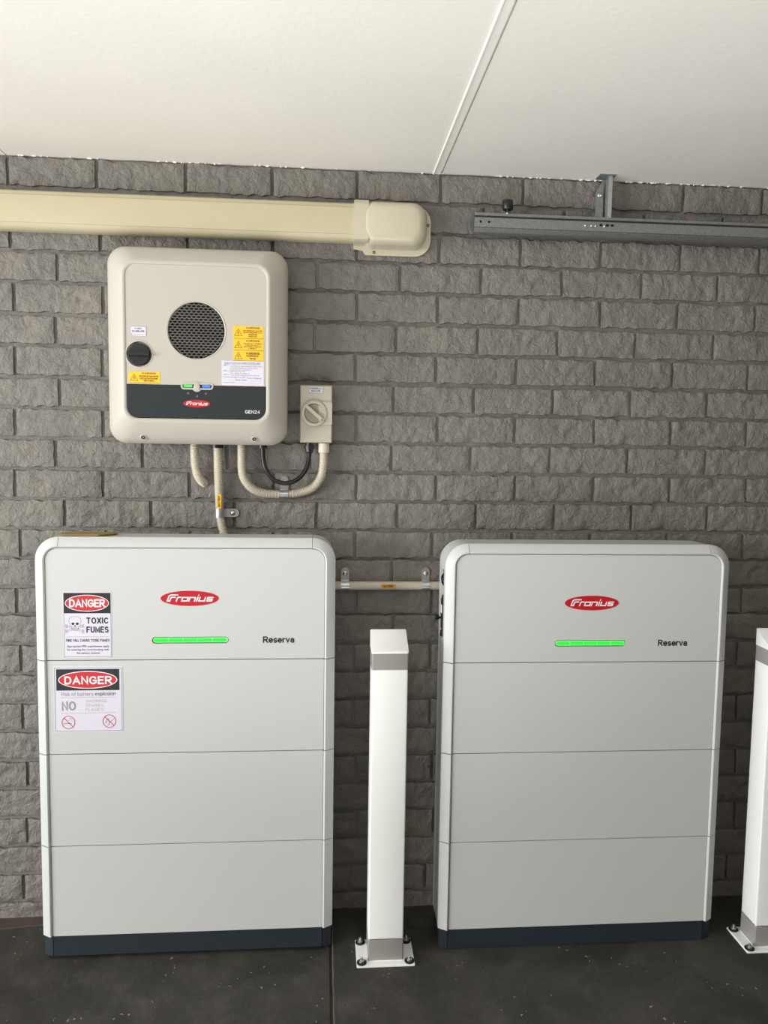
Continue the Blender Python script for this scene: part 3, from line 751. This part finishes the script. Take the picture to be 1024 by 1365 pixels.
# status light window
lo = [IV(*p) for p in rrect(.4875, .5735, 1.5655, 1.5835, .0089, 8)]
lw = MB(); plate(lw, [lo], YP-.0022, YP+.001); lw.lathe((cxl-icx, YP, 1.5725-IZ0), (0, -1, 0), [(0, .0130), (.0022, .0130), (.0027, .0115)], 32)
sl = lw.build('status_window', 'inv', inv, bevel=.0004)
plate(MB(), [[IV(*p) for p in rrect(.4925, .5685, 1.5700, 1.5788, .0042, 6)]], YP-.0032, YP-.002).build('status_slot', 'black', sl)
plate(MB(), [[IV(*p) for p in rrect(.4955, .5180, 1.5715, 1.5780, .003, 5)]], YP-.0038, YP-.003).build('green_light', 'greendot', sl)
plate(MB(), [[IV(*p) for p in rrect(.5440, .5655, 1.5715, 1.5780, .003, 5)]], YP-.0038, YP-.003).build('blue_light', 'blue', sl)
MB().lathe((cxl-icx, YP-.0028, 1.5725-IZ0), (0, -1, 0), [(0, .0085), (.0015, .0085), (.0020, .0072)], 28).build('status_button', 'inv', sl, smooth=40)
# rotary switch
kn = MB(); kn.lathe((KC[0]-icx, YP+.0095, KC[1]-IZ0), (0, -1, 0), [(0, .0333), (.001, .0333), (.001, .0)], 36); kn.build('switch_recess', 'inv', panel)
kn = MB(); kn.lathe((KC[0]-icx, YP+.0095, KC[1]-IZ0), (0, -1, 0), [(0, .0290), (.010, .0290), (.0135, .0275), (.0140, .0)], 40)
kn.box((KC[0]-icx-.0275, YP-.014, KC[1]-IZ0-.0048), (KC[0]-icx+.0275, YP-.004, KC[1]-IZ0+.0048)); knob = kn.build('switch_knob', 'black', inv, smooth=40)
MB().box((KC[0]-icx+.012, YP-.0145, KC[1]-IZ0-.001), (KC[0]-icx+.026, YP-.0138, KC[1]-IZ0+.001)).build('pointer', 'charcoal', knob)
kr = MB(); kr.loft([[(KC[0]-icx+r*math.cos(t*2*PI/48), yv, KC[1]-IZ0+r*math.sin(t*2*PI/48)) for t in range(48)] for r, yv in ((.0335, YP+.004), (.0335, YP-.0006), (.0352, YP-.0012), (.0372, YP-.0006), (.0378, YP+.001))], caps=False)
kr.build('switch_rim', 'inv', panel, smooth=60)
t = MB(); text(t, 'OFF', .3605-icx, .3685-icx, 1.6940-IZ0, 1.6975-IZ0, YP-.0003); text(t, 'ON', .3880-icx, .3935-icx, 1.6940-IZ0, 1.6975-IZ0, YP-.0003)
text(t, 'DC', .3755-icx, .3830-icx, 1.6965-IZ0, 1.7010-IZ0, YP-.0003); t.build('switch_lettering', 'lightgrey', panel)
# latch pointer on the left bevel
la = MB(); A = [(.3130, 1.6600), (.3130, 1.6520), (.3330, 1.6400), (.3350, 1.6400), (.3350, 1.6735), (.3330, 1.6735)]
ya = [-.1395, -.1395, -.1570, -.1570, -.1570, -.1570]
la.loft([[(p[0]-icx, yv+.006, p[1]-IZ0) for p, yv in zip(A, ya)], [(p[0]-icx, yv-.0035, p[1]-IZ0) for p, yv in zip(A, ya)]])
la.build('latch', 'inv', inv, bevel=.0008)
for sx in (.3820, .6800):
    MB().lathe((sx-icx, -.1345, 1.4365-IZ0), (0, -1, -.6), [(-.006, .0085), (.0008, .0085), (.0016, .0068), (.0010, .0052)], 24).build('screw_seat', 'inv', inv, smooth=40)
    MB().lathe((sx-icx, -.1365, 1.4360-IZ0), (0, -1, -.6), [(-.004, .0052), (.0008, .0052), (.0004, .0030), (-.001, .0020)], 20).build('screw', 'black', inv, smooth=40)

def label_plate(parent, name, lab, X0, X1, Z0, Z1, y, m, rel=(0, 0)):
    o = plate(MB(), [rrect(X0-rel[0], X1-rel[0], Z0-rel[1], Z1-rel[1], .0006, 2)], y-.0008, y+.0003).build(name, m, parent)
    tag(o, lab); return o
def bolt_triangle(mbd, X, Z, cx, cy, s, y):
    s_line(mbd, X, Z, [(cx, cy-s), (cx+s*1.02, cy+s*.78), (cx-s*1.02, cy+s*.78)], .0009, y, True)
    s_line(mbd, X, Z, [(cx+s*.12, cy-s*.45), (cx-s*.18, cy+.08*s), (cx+s*.16, cy+.05*s), (cx-s*.05, cy+s*.6)], .0010, y-.0001)
rel = (icx, IZ0)
def warn(x0, x1, z0, z1, lines, lab):
    o = label_plate(inv, 'warning_label', lab, x0, x1, z0, z1, YP, 'yellow', rel)
    X, Z = mapper(0, 160, 0, 65*(z1-z0)/(.0332), x0-icx, x1-icx, z0-IZ0, z1-IZ0); H = 65*(z1-z0)/.0332
    b = MB(); yq = YP-.0012; bolt_triangle(b, X, Z, 27, H*.55, 19, yq)
    n = len(lines); s_words(b, X, Z, 'WARNING', 66, 138, 5 if n > 2 else 8, 15 if n > 2 else 21, yq, wt=.17, gap=.16)
    hh = (H-22-4)/n
    for i, s in enumerate(lines):
        wd = min(98, len(s)*4.6); s_words(b, X, Z, s, 102-wd/2, 102+wd/2, 21+i*hh+(2 if n < 3 else 0), 21+i*hh+min(9, hh*.72)+(2 if n < 3 else 0), yq, wt=.15, gap=.16)
    s_line(b, X, Z, [(1, H-.8), (159, H-.8)], .0006, yq)
    b.build('lettering', 'brownprint', o)
warn(.3520, .4335, 1.5800, 1.6110, ['ISOLATION OF THE INVERTER', 'DOES NOT DE-ENERGISE', 'THE PV ARRAY'], 'yellow warning label under the black rotary switch')
warn(.6260, .7070, 1.7035, 1.7370, ['HAZARDOUS D.C. VOLTAGE', 'DO NOT DISCONNECT D.C.', 'CONNECTORS', 'UNDER LOAD'], 'topmost of three yellow warning labels right of the grille')
warn(.6260, .7070, 1.6725, 1.7030, ['MULTIPLE D.C. SOURCES', 'TURN OFF ALL D.C.', 'ISOLATORS TO ISOLATE', 'EQUIPMENT'], 'middle of three yellow warning labels right of the grille')
warn(.6260, .7070, 1.6450, 1.6720, ['HAZARDOUS D.C.', 'VOLTAGE'], 'lowest of three yellow warning labels right of the grille')
o = label_plate(inv, 'isolator_label', 'small white label above the black rotary switch', .3575, .3985, 1.7025, 1.7285, YP, 'sticker', rel)
X, Z = mapper(0, 84, 0, 53, .3575-icx, .3985-icx, 1.7025-IZ0, 1.7285-IZ0); b = MB(); yq = YP-.0012
s_words(b, X, Z, 'PV ARRAY', 22, 62, 8, 16, yq); s_words(b, X, Z, 'D.C. ISOLATOR', 10, 74, 21, 31, yq, wt=.18); s_box(b, X, Z, 6, 9, 39, 46, yq); s_box(b, X, Z, 14, 74, 42, 43, yq)
s_line(b, X, Z, [(1, 1), (83, 1), (83, 52), (1, 52)], .0005, yq, True)
b.build('lettering', 'midgrey', o)
o = label_plate(inv, 'procedure_label', 'white SHUTDOWN PROCEDURE label with handwriting', .5955, .7075, 1.5790, 1.6445, YP, 'sticker', rel)
X, Z = mapper(80, 790, 770, 1210, .5955-icx, .7075-icx, 1.5790-IZ0, 1.6445-IZ0); b = MB()
s_words(b, X, Z, 'SHUTDOWN PROCEDURE', 120, 735, 797, 842, yq, wt=.13, gap=.16)
for s, a, c_, v in (('STEP 1:', 105, 195, 860), ('Turn off main switch inverter supply located', 220, 760, 868), ('at the main switchboard or at the inverter', 220, 690, 898), ('located on the switchboard', 220, 570, 930),
                    ('STEP 2:', 105, 200, 955), ('Isolate the PV array', 220, 475, 963), ('Turn off the PV isolators', 220, 540, 992),
                    ('STEP 3:', 105, 200, 1022), ('Turn off the battery isolator located', 220, 715, 1028), ('Procedure to be followed in order:', 105, 480, 1062), ('Inverter location:', 105, 310, 1158)):
    s_text(b, X, Z, s, a, c_, v-11, v+11, yq, bold=.01)
s_line(b, X, Z, [(105, 1118), (750, 1128)], .0003, yq); s_line(b, X, Z, [(330, 1165), (750, 1172)], .0003, yq)
b.build('lettering', 'grey', o)
b = MB(); rnd = random.Random(4)
def scrawl(x0, x1, yb_, h):
    pts = []; n = int((x1-x0)/9)
    for i in range(n+1):
        up_ = h*(1.0 if i % 7 == 0 else rnd.uniform(.3, .6)) if i % 2 == 0 else 0
        pts.append((x0+(x1-x0)*i/n+rnd.uniform(-3, 3), yb_-up_))
    s_line(b, X, Z, pts, .0005, yq)
scrawl(505, 615, 1085, 40); scrawl(630, 750, 1088, 38); scrawl(310, 395, 1118, 42); scrawl(415, 500, 1120, 40)
b.build('handwriting', 'ink', o)

# ------------------------------------------------------------------ isolator box
ix0, ix1, iz0, iz1 = .8015, .8940, 1.4290, 1.5925; sx_ = (ix0+ix1)/2
iso = thing('isolator_switch', (sx_, 0, iz0), 'beige isolator box with rotary dial on the wall right of the inverter', 'switch')
def q2(x, z): return (x-sx_, z-iz0)
def rr2(i, y, r): return [(p[0]-sx_, y, p[1]-iz0) for p in rrect(ix0+i, ix1-i, iz0+i, iz1-i, r, 5)]
MB().loft([rr2(.001, -.006, .004), rr2(0, -.030, .004), rr2(0, -.0325, .004)]).build('base_box', 'iso', iso, smooth=40)
MB().loft([rr2(.0008, -.0330, .004), rr2(.0002, -.0345, .004), rr2(.0002, -.0575, .004), rr2(.0035, -.0615, .003)]).build('cover', 'iso', iso, smooth=40)
dc = (.8425, 1.5120)
m_ = MB(); m_.loft([[(dc[0]-sx_+r*math.cos(t*2*PI/48), yv, dc[1]-iz0+r*math.sin(t*2*PI/48)) for t in range(48)] for r, yv in ((.0385, -.060), (.0375, -.069), (.0345, -.0715), (.0285, -.0715), (.0275, -.069), (.0272, -.0625))], caps=False)
m_.build('dial_collar', 'iso', iso, smooth=50)
m_ = MB(); pl = [q2(*p) for p in rrect(dc[0]+.012, ix1-.0012, 1.4795, 1.5445, .005, 4)]
plate(m_, [pl], -.0675, -.060); m_.build('lock_plate', 'iso', iso, bevel=.0012)
MB().lathe((dc[0]-sx_, -.0612, dc[1]-iz0), (0, -1, 0), [(0, .0272), (.0045, .0272), (.0060, .0255), (.0062, 0)], 40).build('dial', 'iso_dark', iso, smooth=40)
a_ = Vector((.8190, 1.5330)); b_ = Vector((.8655, 1.4925)); d_ = (b_-a_).normalized(); n_ = Vector((-d_.y, d_.x))*.0047
hp_ = [a_+n_, b_+n_, b_+d_*.003+n_*.5, b_+d_*.003-n_*.5, b_-n_, a_-n_, a_-d_*.003-n_*.5, a_-d_*.003+n_*.5]
h_ = plate(MB(), [[q2(*p) for p in hp_]], -.0790, -.066).build('dial_handle', 'iso', iso, bevel=.001)
MB().lathe((b_.x-d_.x*.002-sx_, -.0790, b_.y-d_.y*.002-iz0), (0, -1, 0), [(-.001, .0026), (.0004, .0026), (.0004, 0)], 16).build('red_dot', 'redmark', h_)
plate(MB(), [[q2(*p) for p in ((.8690, 1.4905), (.8735, 1.4895), (.8725, 1.4955), (.8700, 1.4960))]], -.0712, -.067).build('red_marker', 'redmark', iso)
for px2 in (ix0+.012, ix1-.010):
    for pz2 in (iz0+.016, iz1-.016):
        MB().lathe((px2-sx_, -.0615, pz2-iz0), (0, -1, 0), [(-.002, .0042), (.0006, .0042), (.0006, .0030), (-.0002, .0026)], 16).build('cover_screw', 'iso', iso, smooth=40)
o = label_plate(iso, 'isolator_label', 'small white label at the top of the isolator box', .8265, .8665, 1.5700, 1.5890, -.0618, 'sticker', (sx_, iz0))
X, Z = mapper(362, 580, 162, 268, .8265-sx_, .8665-sx_, 1.5700-iz0, 1.5890-iz0); b = MB()
s_words(b, X, Z, 'INVERTER A.C.', 378, 562, 182, 210, -.0630, wt=.18); s_words(b, X, Z, 'ISOLATOR', 400, 540, 222, 250, -.0630, wt=.18)
s_line(b, X, Z, [(364, 165), (578, 165), (578, 266), (364, 266)], .0005, -.0630, True)
b.build('lettering', 'midgrey', o)

# ------------------------------------------------------------------ conduits and cable
def conduit(name, pts, label, origin, n=14):
    o0 = Vector(origin); b = MB(); sweep(b, [Vector(p)-o0 for p in pts], corr, n, .0011)
    root = thing(name, origin, label, 'conduit', None); b.build('hose', 'conduit', root, smooth=50); return root
c1 = conduit('corrugated_conduit', [(.503, -.044, 1.430), (.503, -.044, 1.400), (.505, -.043, 1.362), (.510, -.038, 1.335), (.519, -.022, 1.316), (.526, .0015, 1.306)],
             'short cream corrugated conduit bending into the wall below the inverter', (.503, -.044, 1.42))
c2 = conduit('corrugated_conduit', [(.568, -.044, 1.428), (.569, -.043, 1.36), (.570, -.030, 1.29), (.5715, -.022, 1.225), (.576, -.024, 1.190), (.585, -.032, 1.158), (.596, -.045, 1.12)],
             'straight cream corrugated conduit running down behind the stickered cabinet', (.568, -.044, 1.42))
MB().cyl((0, 0, -.010), (0, 0, .006), .0165, 12).build('gland', 'black', c2)
c3 = conduit('corrugated_conduit', [(.6355, -.046, 1.430), (.6360, -.046, 1.400), (.6365, -.043, 1.352), (.6430, -.038, 1.322), (.6640, -.032, 1.296), (.6950, -.025, 1.2825), (.7300, -.021, 1.2785), (.7700, -.021, 1.2790),
                                    (.8050, -.024, 1.2845), (.8380, -.030, 1.2980), (.8600, -.035, 1.3260), (.8685, -.038, 1.3600), (.8700, -.038, 1.4035)],
             'looped cream corrugated conduit from the inverter up to the isolator box', (.6355, -.046, 1.42))
o3 = Vector((.6355, -.046, 1.42))
fit = MB(); fit.lathe(Vector((.8705, -.038, 1.4010))-o3, (0, 0, 1), [(0, .0152), (.004, .0160), (.027, .0160), (.027, .010)], 20)
fit.build('end_fitting', 'conduit', c3, smooth=40)
cb = thing('black_cable', (.697, -.05, 1.42), 'black cable looping from the inverter to the isolator box', 'cable')
oc = Vector((.697, -.05, 1.42)); b = MB()
sweep(b, [Vector(p)-oc for p in [(.6965, -.052, 1.428), (.6968, -.052, 1.405), (.6985, -.054, 1.380), (.7060, -.057, 1.352), (.7260, -.058, 1.324), (.7580, -.055, 1.3125), (.7900, -.052, 1.320), (.8140, -.046, 1.343), (.8255, -.040, 1.372), (.8285, -.036, 1.4000), (.8285, -.036, 1.425)]], .0064, 14, .004)
b.build('sheath', 'cable', cb, smooth=60)
b = MB(); b.cyl(Vector((.6966, -.052, 1.4115))-oc, Vector((.6966, -.052, 1.4250))-oc, .0125, 12)
b.build('inverter_gland', 'black', cb)
b = MB(); b.lathe(Vector((.8285, -.036, 1.3990))-oc, (0, 0, 1), [(0, .0085), (.004, .0115), (.012, .0115), (.012, .0140), (.024, .0140), (.024, .011), (.0300, .011)], 10)
b.build('isolator_gland', 'black', cb)
def yellow_tag(parent, origin, cx, cz, w, h, y, body, lab, vertical=False):
    o = plate(MB(), [rrect(cx-w/2-origin[0], cx+w/2-origin[0], cz-h/2-origin[2], cz+h/2-origin[2], .001, 2)], y-.0008-origin[1], y-origin[1]).build('cable_label', 'orange' if not vertical else 'yellow', parent)
    tag(o, lab); b = MB(); yq = y-.0012-origin[1]
    if vertical:
        me = text_mesh(body, .03, 0, 1.0); xs = [v.co.x for v in me.vertices]; ys = [v.co.y for v in me.vertices]
        a, b2, c, d = min(xs), max(xs), min(ys), max(ys); H = h*.8; W = w*.5
        b.join(me, lambda v: (cx-origin[0]-(-W/2+(v.y-c)/(d-c)*W), yq, cz-origin[2]-H/2+(v.x-a)/(b2-a)*H))
    else: words(b, body, cx-w*.34-origin[0], cx+w*.34-origin[0], cz-h*.28-origin[2], cz+h*.28-origin[2], yq, wt=.18)
    b.build('lettering', 'brownprint', o)
yellow_tag(c2, (.568, -.044, 1.42), .5715, 1.2580, .0125, .040, -.0395, 'BATTERY', 'yellow BATTERY label on the corrugated conduit', True)

# straight conduit between the cabinets
pz = 1.0095
pc = thing('conduit_pipe', (1.06, -.022, pz), 'straight cream conduit pipe on the wall between the two cabinets', 'conduit')
MB().cyl((.84-1.06, 0, 0), (1.265-1.06, 0, 0), .0128, 24).build('tube', 'pipe', pc, smooth=40)
yellow_tag(pc, (1.06, -.022, pz), 1.0645, 1.0100, .0435, .0115, -.0350, 'BATTERY', 'orange BATTERY label on the pipe')

def saddle(x, z, tabdir, r, yc, label, ylen=.024):
    """zinc half saddle: band round the tube, tab with a screw. tabdir in the wall plane"""
    s = thing('pipe_saddle', (x, 0, z), label, 'pipe clamp', 'zinc saddles holding the conduits')
    d = Vector((tabdir[0], 0, tabdir[1])); ax = Vector((abs(d.z), 0, abs(d.x)))     # tube axis
    w = ylen/2; t = .0013; prof = []
    for k in range(15):
        a = math.radians(200-k*220/14)      # from behind, round the front, to the tab side
        prof.append((math.cos(a)*-1, math.sin(a)))
    pts = []
    for k in range(17):
        a = -20+k*200/16       # degrees; 0 = tab side, 90 = front, 180 = far side
        pts.append((math.cos(math.radians(a)), math.sin(math.radians(a))))
    inner = [(d*(c*(r+.0003)))+Vector((0, yc-s_*(r+.0003), 0)) for c, s_ in pts]; outer = [(d*(c*(r+t)))+Vector((0, yc-s_*(r+t), 0)) for c, s_ in pts]
    m1 = MB(); loop = inner+outer[::-1]
    m1.loft([[p-ax*w for p in loop], [p+ax*w for p in loop]])
    for sg in (-1, 1):
        pass
    m1.build('band', 'zinc', s, smooth=40)
    m2 = MB(); L2 = .040; a0 = r+.0005
    end = [(a0, -w)]+[(a0+L2-w+w*math.sin(q*PI/8), -w*math.cos(q*PI/8)) for q in range(9)]+[(a0, w)]
    m2.loft([[d*a+ax*b2+Vector((0, yv, 0)) for a, b2 in end] for yv in (-.0132, -.0147)])
    m2.box(*[tuple(v) for v in (d*(a0-.001)-ax*w+Vector((0, -.0133, 0)), d*(a0+.0015)+ax*w+Vector((0, yc-.003, 0)))])
    m2.build('tab', 'zinc', s)
    pcn = d*(a0+L2*.55)
    m3 = MB(); m3.lathe(pcn+Vector((0, -.0147, 0)), (0, -1, 0), [(-.004, .0035), (0, .0078), (.0008, .0078), (.0030, .0058), (.0045, .0025), (.0046, 0)], 20)
    m3.build('screw_head', 'zinc', s, smooth=60)
    return s
saddle(.9365, pz, (0, 1), .0130, -.022, 'zinc saddle at the left end of the straight conduit pipe')
saddle(1.1770, pz, (0, 1), .0130, -.022, 'zinc saddle at the right end of the straight conduit pipe')
saddle(.5722, 1.2225, (1, 0), .0131, -.0225, 'zinc saddle clamping the conduit just above the stickered cabinet')
saddle(.7560, 1.2782, (0, 1), .0131, -.0205, 'zinc saddle clamping the bottom of the looped conduit')

# ------------------------------------------------------------------ cream duct high on the wall
DZ0, DZ1 = 1.9960, 2.1020
du = thing('duct', (.0, 0, DZ0), 'long cream plastic duct high on the wall above the inverter', 'duct')
prof = [(-.009, .0035), (-.045, -.0015), (-.058, .0015), (-.0645, .0065), (-.0690, .0140), (-.0712, .0150), (-.0715, .019), (-.0715, .085), (-.0705, .0875), (-.0655, .0900), (-.0640, .0960), (-.062, .099), (-.055, .103), (-.009, .106)]
MB().loft([[(x, y_, z_) for y_, z_ in prof] for x in (-2.4, .962)]).build('cover', 'duct', du, smooth=25)
ft = thing('duct_end', (1.06, 0, DZ0), 'cream rounded end fitting closing the duct', 'duct fitting')
def fr_(x0, x1, z0, z1, r, y): return [(p[0]-1.06, y, p[1]-DZ0) for p in rrect(x0, x1, z0, z1, r, 8)]
# wall flange with cut lower-left corner
fl_ = [(.9500, 2.1060), (.9500, 1.9840), (.9760, 1.9800), (.9835, 1.9680), (1.125, 1.9680)]
fl_ += [(1.125+.047*math.sin(t*PI/16), 2.015-.047*math.cos(t*PI/16)) for t in range(1, 9)]
fl_ += [(1.125+.047*math.cos(t*PI/16), 2.064+.047*math.sin(t*PI/16)) for t in range(0, 9)]+[(.9500, 2.1110)]
plate(MB(), [[(p[0]-1.06, p[1]-DZ0) for p in fl_]], -.0175, -.0130).build('flange', 'fitting', ft, bevel=.001)
# domed hood
hood = MB()
hood.loft([fr_(.966, 1.158, 1.984, 2.107, .038, -.0115), fr_(.968, 1.156, 1.986, 2.106, .038, -.050), fr_(.971, 1.150, 1.990, 2.103, .036, -.066), fr_(.978, 1.140, 1.997, 2.096, .032, -.076), fr_(.988, 1.128, 2.006, 2.087, .026, -.0795)])
hood.build('hood', 'fitting', ft, smooth=50)
sl_ = MB(); P2 = [(-.003, -.004), (-.066, -.004), (-.0755, .001), (-.0775, .008), (-.0775, .093), (-.0755, .100), (-.066, .110), (-.003, .110)]
sl_.loft([[(x-1.06, y_, z_) for y_, z_ in P2] for x in (.9495, .9900)]); sl_.build('sleeve', 'fitting', ft, smooth=30)
for fx, fz in ((1.0090, 1.9760), (1.1640, 2.0570)):
    MB().lathe((fx-1.06, -.0172, fz-DZ0), (0, -1, 0), [(-.002, .0042), (.0012, .0042), (.0012, .002), (.0, .0015)], 16).build('flange_screw', 'brownprint', ft, smooth=40)

# ------------------------------------------------------------------ garage door track
tr = thing('door_track', (1.29, -.05, 2.03), 'galvanised steel door track below the ceiling at the upper right', 'rail')
tx0, tx1 = 0, 2.6
pf = [(-.0300, .0562), (-.0570, .0562), (-.0585, .0552), (-.0585, .0490), (-.0575, .0480), (-.0470, .0470), (-.0470, .0432), (-.0590, .0424), (-.0600, .0414), (-.0600, .0158),
      (-.0585, .0150), (-.0530, .0146), (-.0530, .0134), (-.0585, .0128), (-.0585, .0118), (-.0500, .0040), (-.0440, .0020), (-.0300, .0020), (-.0300, .0035), (-.0430, .0036), (-.0480, .0052), (-.0560, .0125), (-.0575, .0160), (-.0575, .0410), (-.0440, .0430), (-.0440, .0475), (-.0560, .0500), (-.0560, .0546), (-.0300, .0548)]
pf2 = [(y_+.045, z_) for y_, z_ in pf]
MB().loft([[(x, y_, z_) for y_, z_ in pf2] for x in (0, 2.6)]).build('channel', 'galv', tr)
# back web of the channel
MB().box((0, .014, .004), (2.6, .0165, .054)).build('back_web', 'galv', tr)
MB().box((.004, -.010, .0525), (2.6, .015, .0545)).build('top_web', 'galv', tr)
yfp = -.0150
for hx in (.018, .042):
    MB().lathe((hx, yfp, .0300), (0, -1, 0), [(-.001, .0035), (.0004, .0035), (.0004, 0)], 12).build('slot_hole', 'deep', tr)
for hx in (.322, .340, .352, .378):
    MB().lathe((hx, yfp, .0300), (0, -1, 0), [(-.001, .0042), (.0010, .0038), (.0026, .0020), (.0027, 0)], 14).build('rivet', 'zinc', tr, smooth=60)
for hx in (.367, .386, .400):
    MB().box((hx-.004, yfp-.0008, .0300), (hx+.004, yfp+.001, .0362)).build('slot_hole', 'deep', tr)
bs = MB(); bs.lathe((.0965, -.006, .0555), (0, 0, 1), [(0, .004), (.012, .004), (.012, .0135), (.014, .0150), (.036, .0155), (.038, .0140), (.038, 0)], 24)
bs.build('rubber_stop', 'black', tr, smooth=40)
MB().lathe((.0940, -.0135, .0560), (0, -1, 0), [(-.003, .0035), (.001, .0035), (.003, .002), (.003, 0)], 14).build('stop_bolt', 'zinc', tr, smooth=60)
# hanger angle up to the ceiling
hg = thing('track_hanger', (1.67, -.05, CEIL), 'zinc hanger bracket between the door track and the ceiling', 'bracket')
hx0 = 1.6790-1.67
g_ = MB(); zl = 2.0865-CEIL
g_.box((hx0, -.006, zl), (hx0+.0018, .020, -.0005)); g_.box((hx0, .018, zl), (hx0+.018, .020, -.0005))
g_.loft([[(hx0-.001, -.0065, z_), (hx0+.010, -.0065-.001, z_), (hx0+.0125, -.0045, z_), (hx0+.010, -.0025, z_), (hx0, -.004, z_)] for z_ in (zl, -.0005)])
g_.build('upright', 'zinc', hg)
g_ = MB(); g_.box((hx0-.026, .0260, zl+.002), (hx0-.003, .0285, -.040)); g_.loft([[(hx0-.026, .0260, -.040), (hx0-.003, .0260, -.040), (hx0-.003, .0285, -.040), (hx0-.026, .0285, -.040)], [(hx0-.006, .0260, -.006), (hx0+.001, .0260, -.006), (hx0+.001, .0285, -.006), (hx0-.006, .0285, -.006)]])
g_.build('wall_plate', 'galv', hg)
MB().lathe((hx0-.0155, .0262, -.048), (0, -1, 0), [(0, .0072), (.002, .0072), (.005, .005), (.006, 0)], 18).build('bolt', 'zinc', hg, smooth=60)
MB().box((hx0-.028, -.012, -.0030), (hx0+.020, .030, -.0003)).build('ceiling_foot', 'galv', hg)

# ------------------------------------------------------------------ bollards
def bollard(x, y, label):
    """square post with a sloping cap; x, y the post's centre"""
    r = thing('bollard', (x, y, 0), label, 'bollard', 'white square bollards in front of the wall')
    hx, hy = .0485, .0385
    MB().box((-.080, -.0575, 0), (.080, .0575, .006)).build('base_plate', 'bollard', r, bevel=.0012)
    zt1 = .8745; zt2 = .9165
    def rg(z, dz=0, e=0.0): return [(p[0], p[1], z+(p[1]+hy)/(2*hy)*dz) for p in rrect(-hx-e, hx+e, -hy-e, hy+e, .004, 3)]
    MB().loft([rg(.006), rg(.070)]).build('post', 'bollard', r, smooth=50)
    MB().loft([rg(.068), rg(.8280)]).build('post_sleeve', 'bollard', r, smooth=50) if False else None
    MB().loft([rg(.068), rg(zt1-.002, 0), ]).build('post_body', 'bollard', r, smooth=50)
    MB().loft([rg(zt1-.004, 0, .0008), rg(zt1, 0, .0012), rg(zt1+.001, zt2-zt1, .0012), rg(zt1+.002, zt2-zt1, -.001)]).build('sloping_cap', 'bollard', r, smooth=30)
    MB().loft([rg(.8260, 0, .0005), rg(.8725, 0, .0005)], caps=False).build('reflective_band', 'band', r, smooth=50)
    MB().loft([rg(.0080, 0, .0005), rg(.0680, 0, .0005)], caps=False).build('reflective_band', 'band', r, smooth=50)
    for bx_ in (-.066, .066):
        for by_ in (-.0435, .0435):
            a = MB(); a.lathe((bx_, by_, .006), (0, 0, 1), [(0, .0135), (.0026, .0135), (.0034, .0120), (.0034, 0)], 24); w_ = a.build('washer', 'black', r, smooth=40)
            b = MB(); b.lathe((bx_, by_, .0078), (0, 0, 1), [(0, .0078), (.006, .0078), (.007, .0065), (.007, .0038), (.013, .0036), (.0145, .002), (.0145, 0)], 12); b.build('anchor_bolt', 'zinc', w_, smooth=40)
    return r
bollard(1.0515, -.2300, 'white square bollard between the two battery cabinets')
bollard(2.1620, -.2330, 'white square bollard cut by the right edge, right of both cabinets')
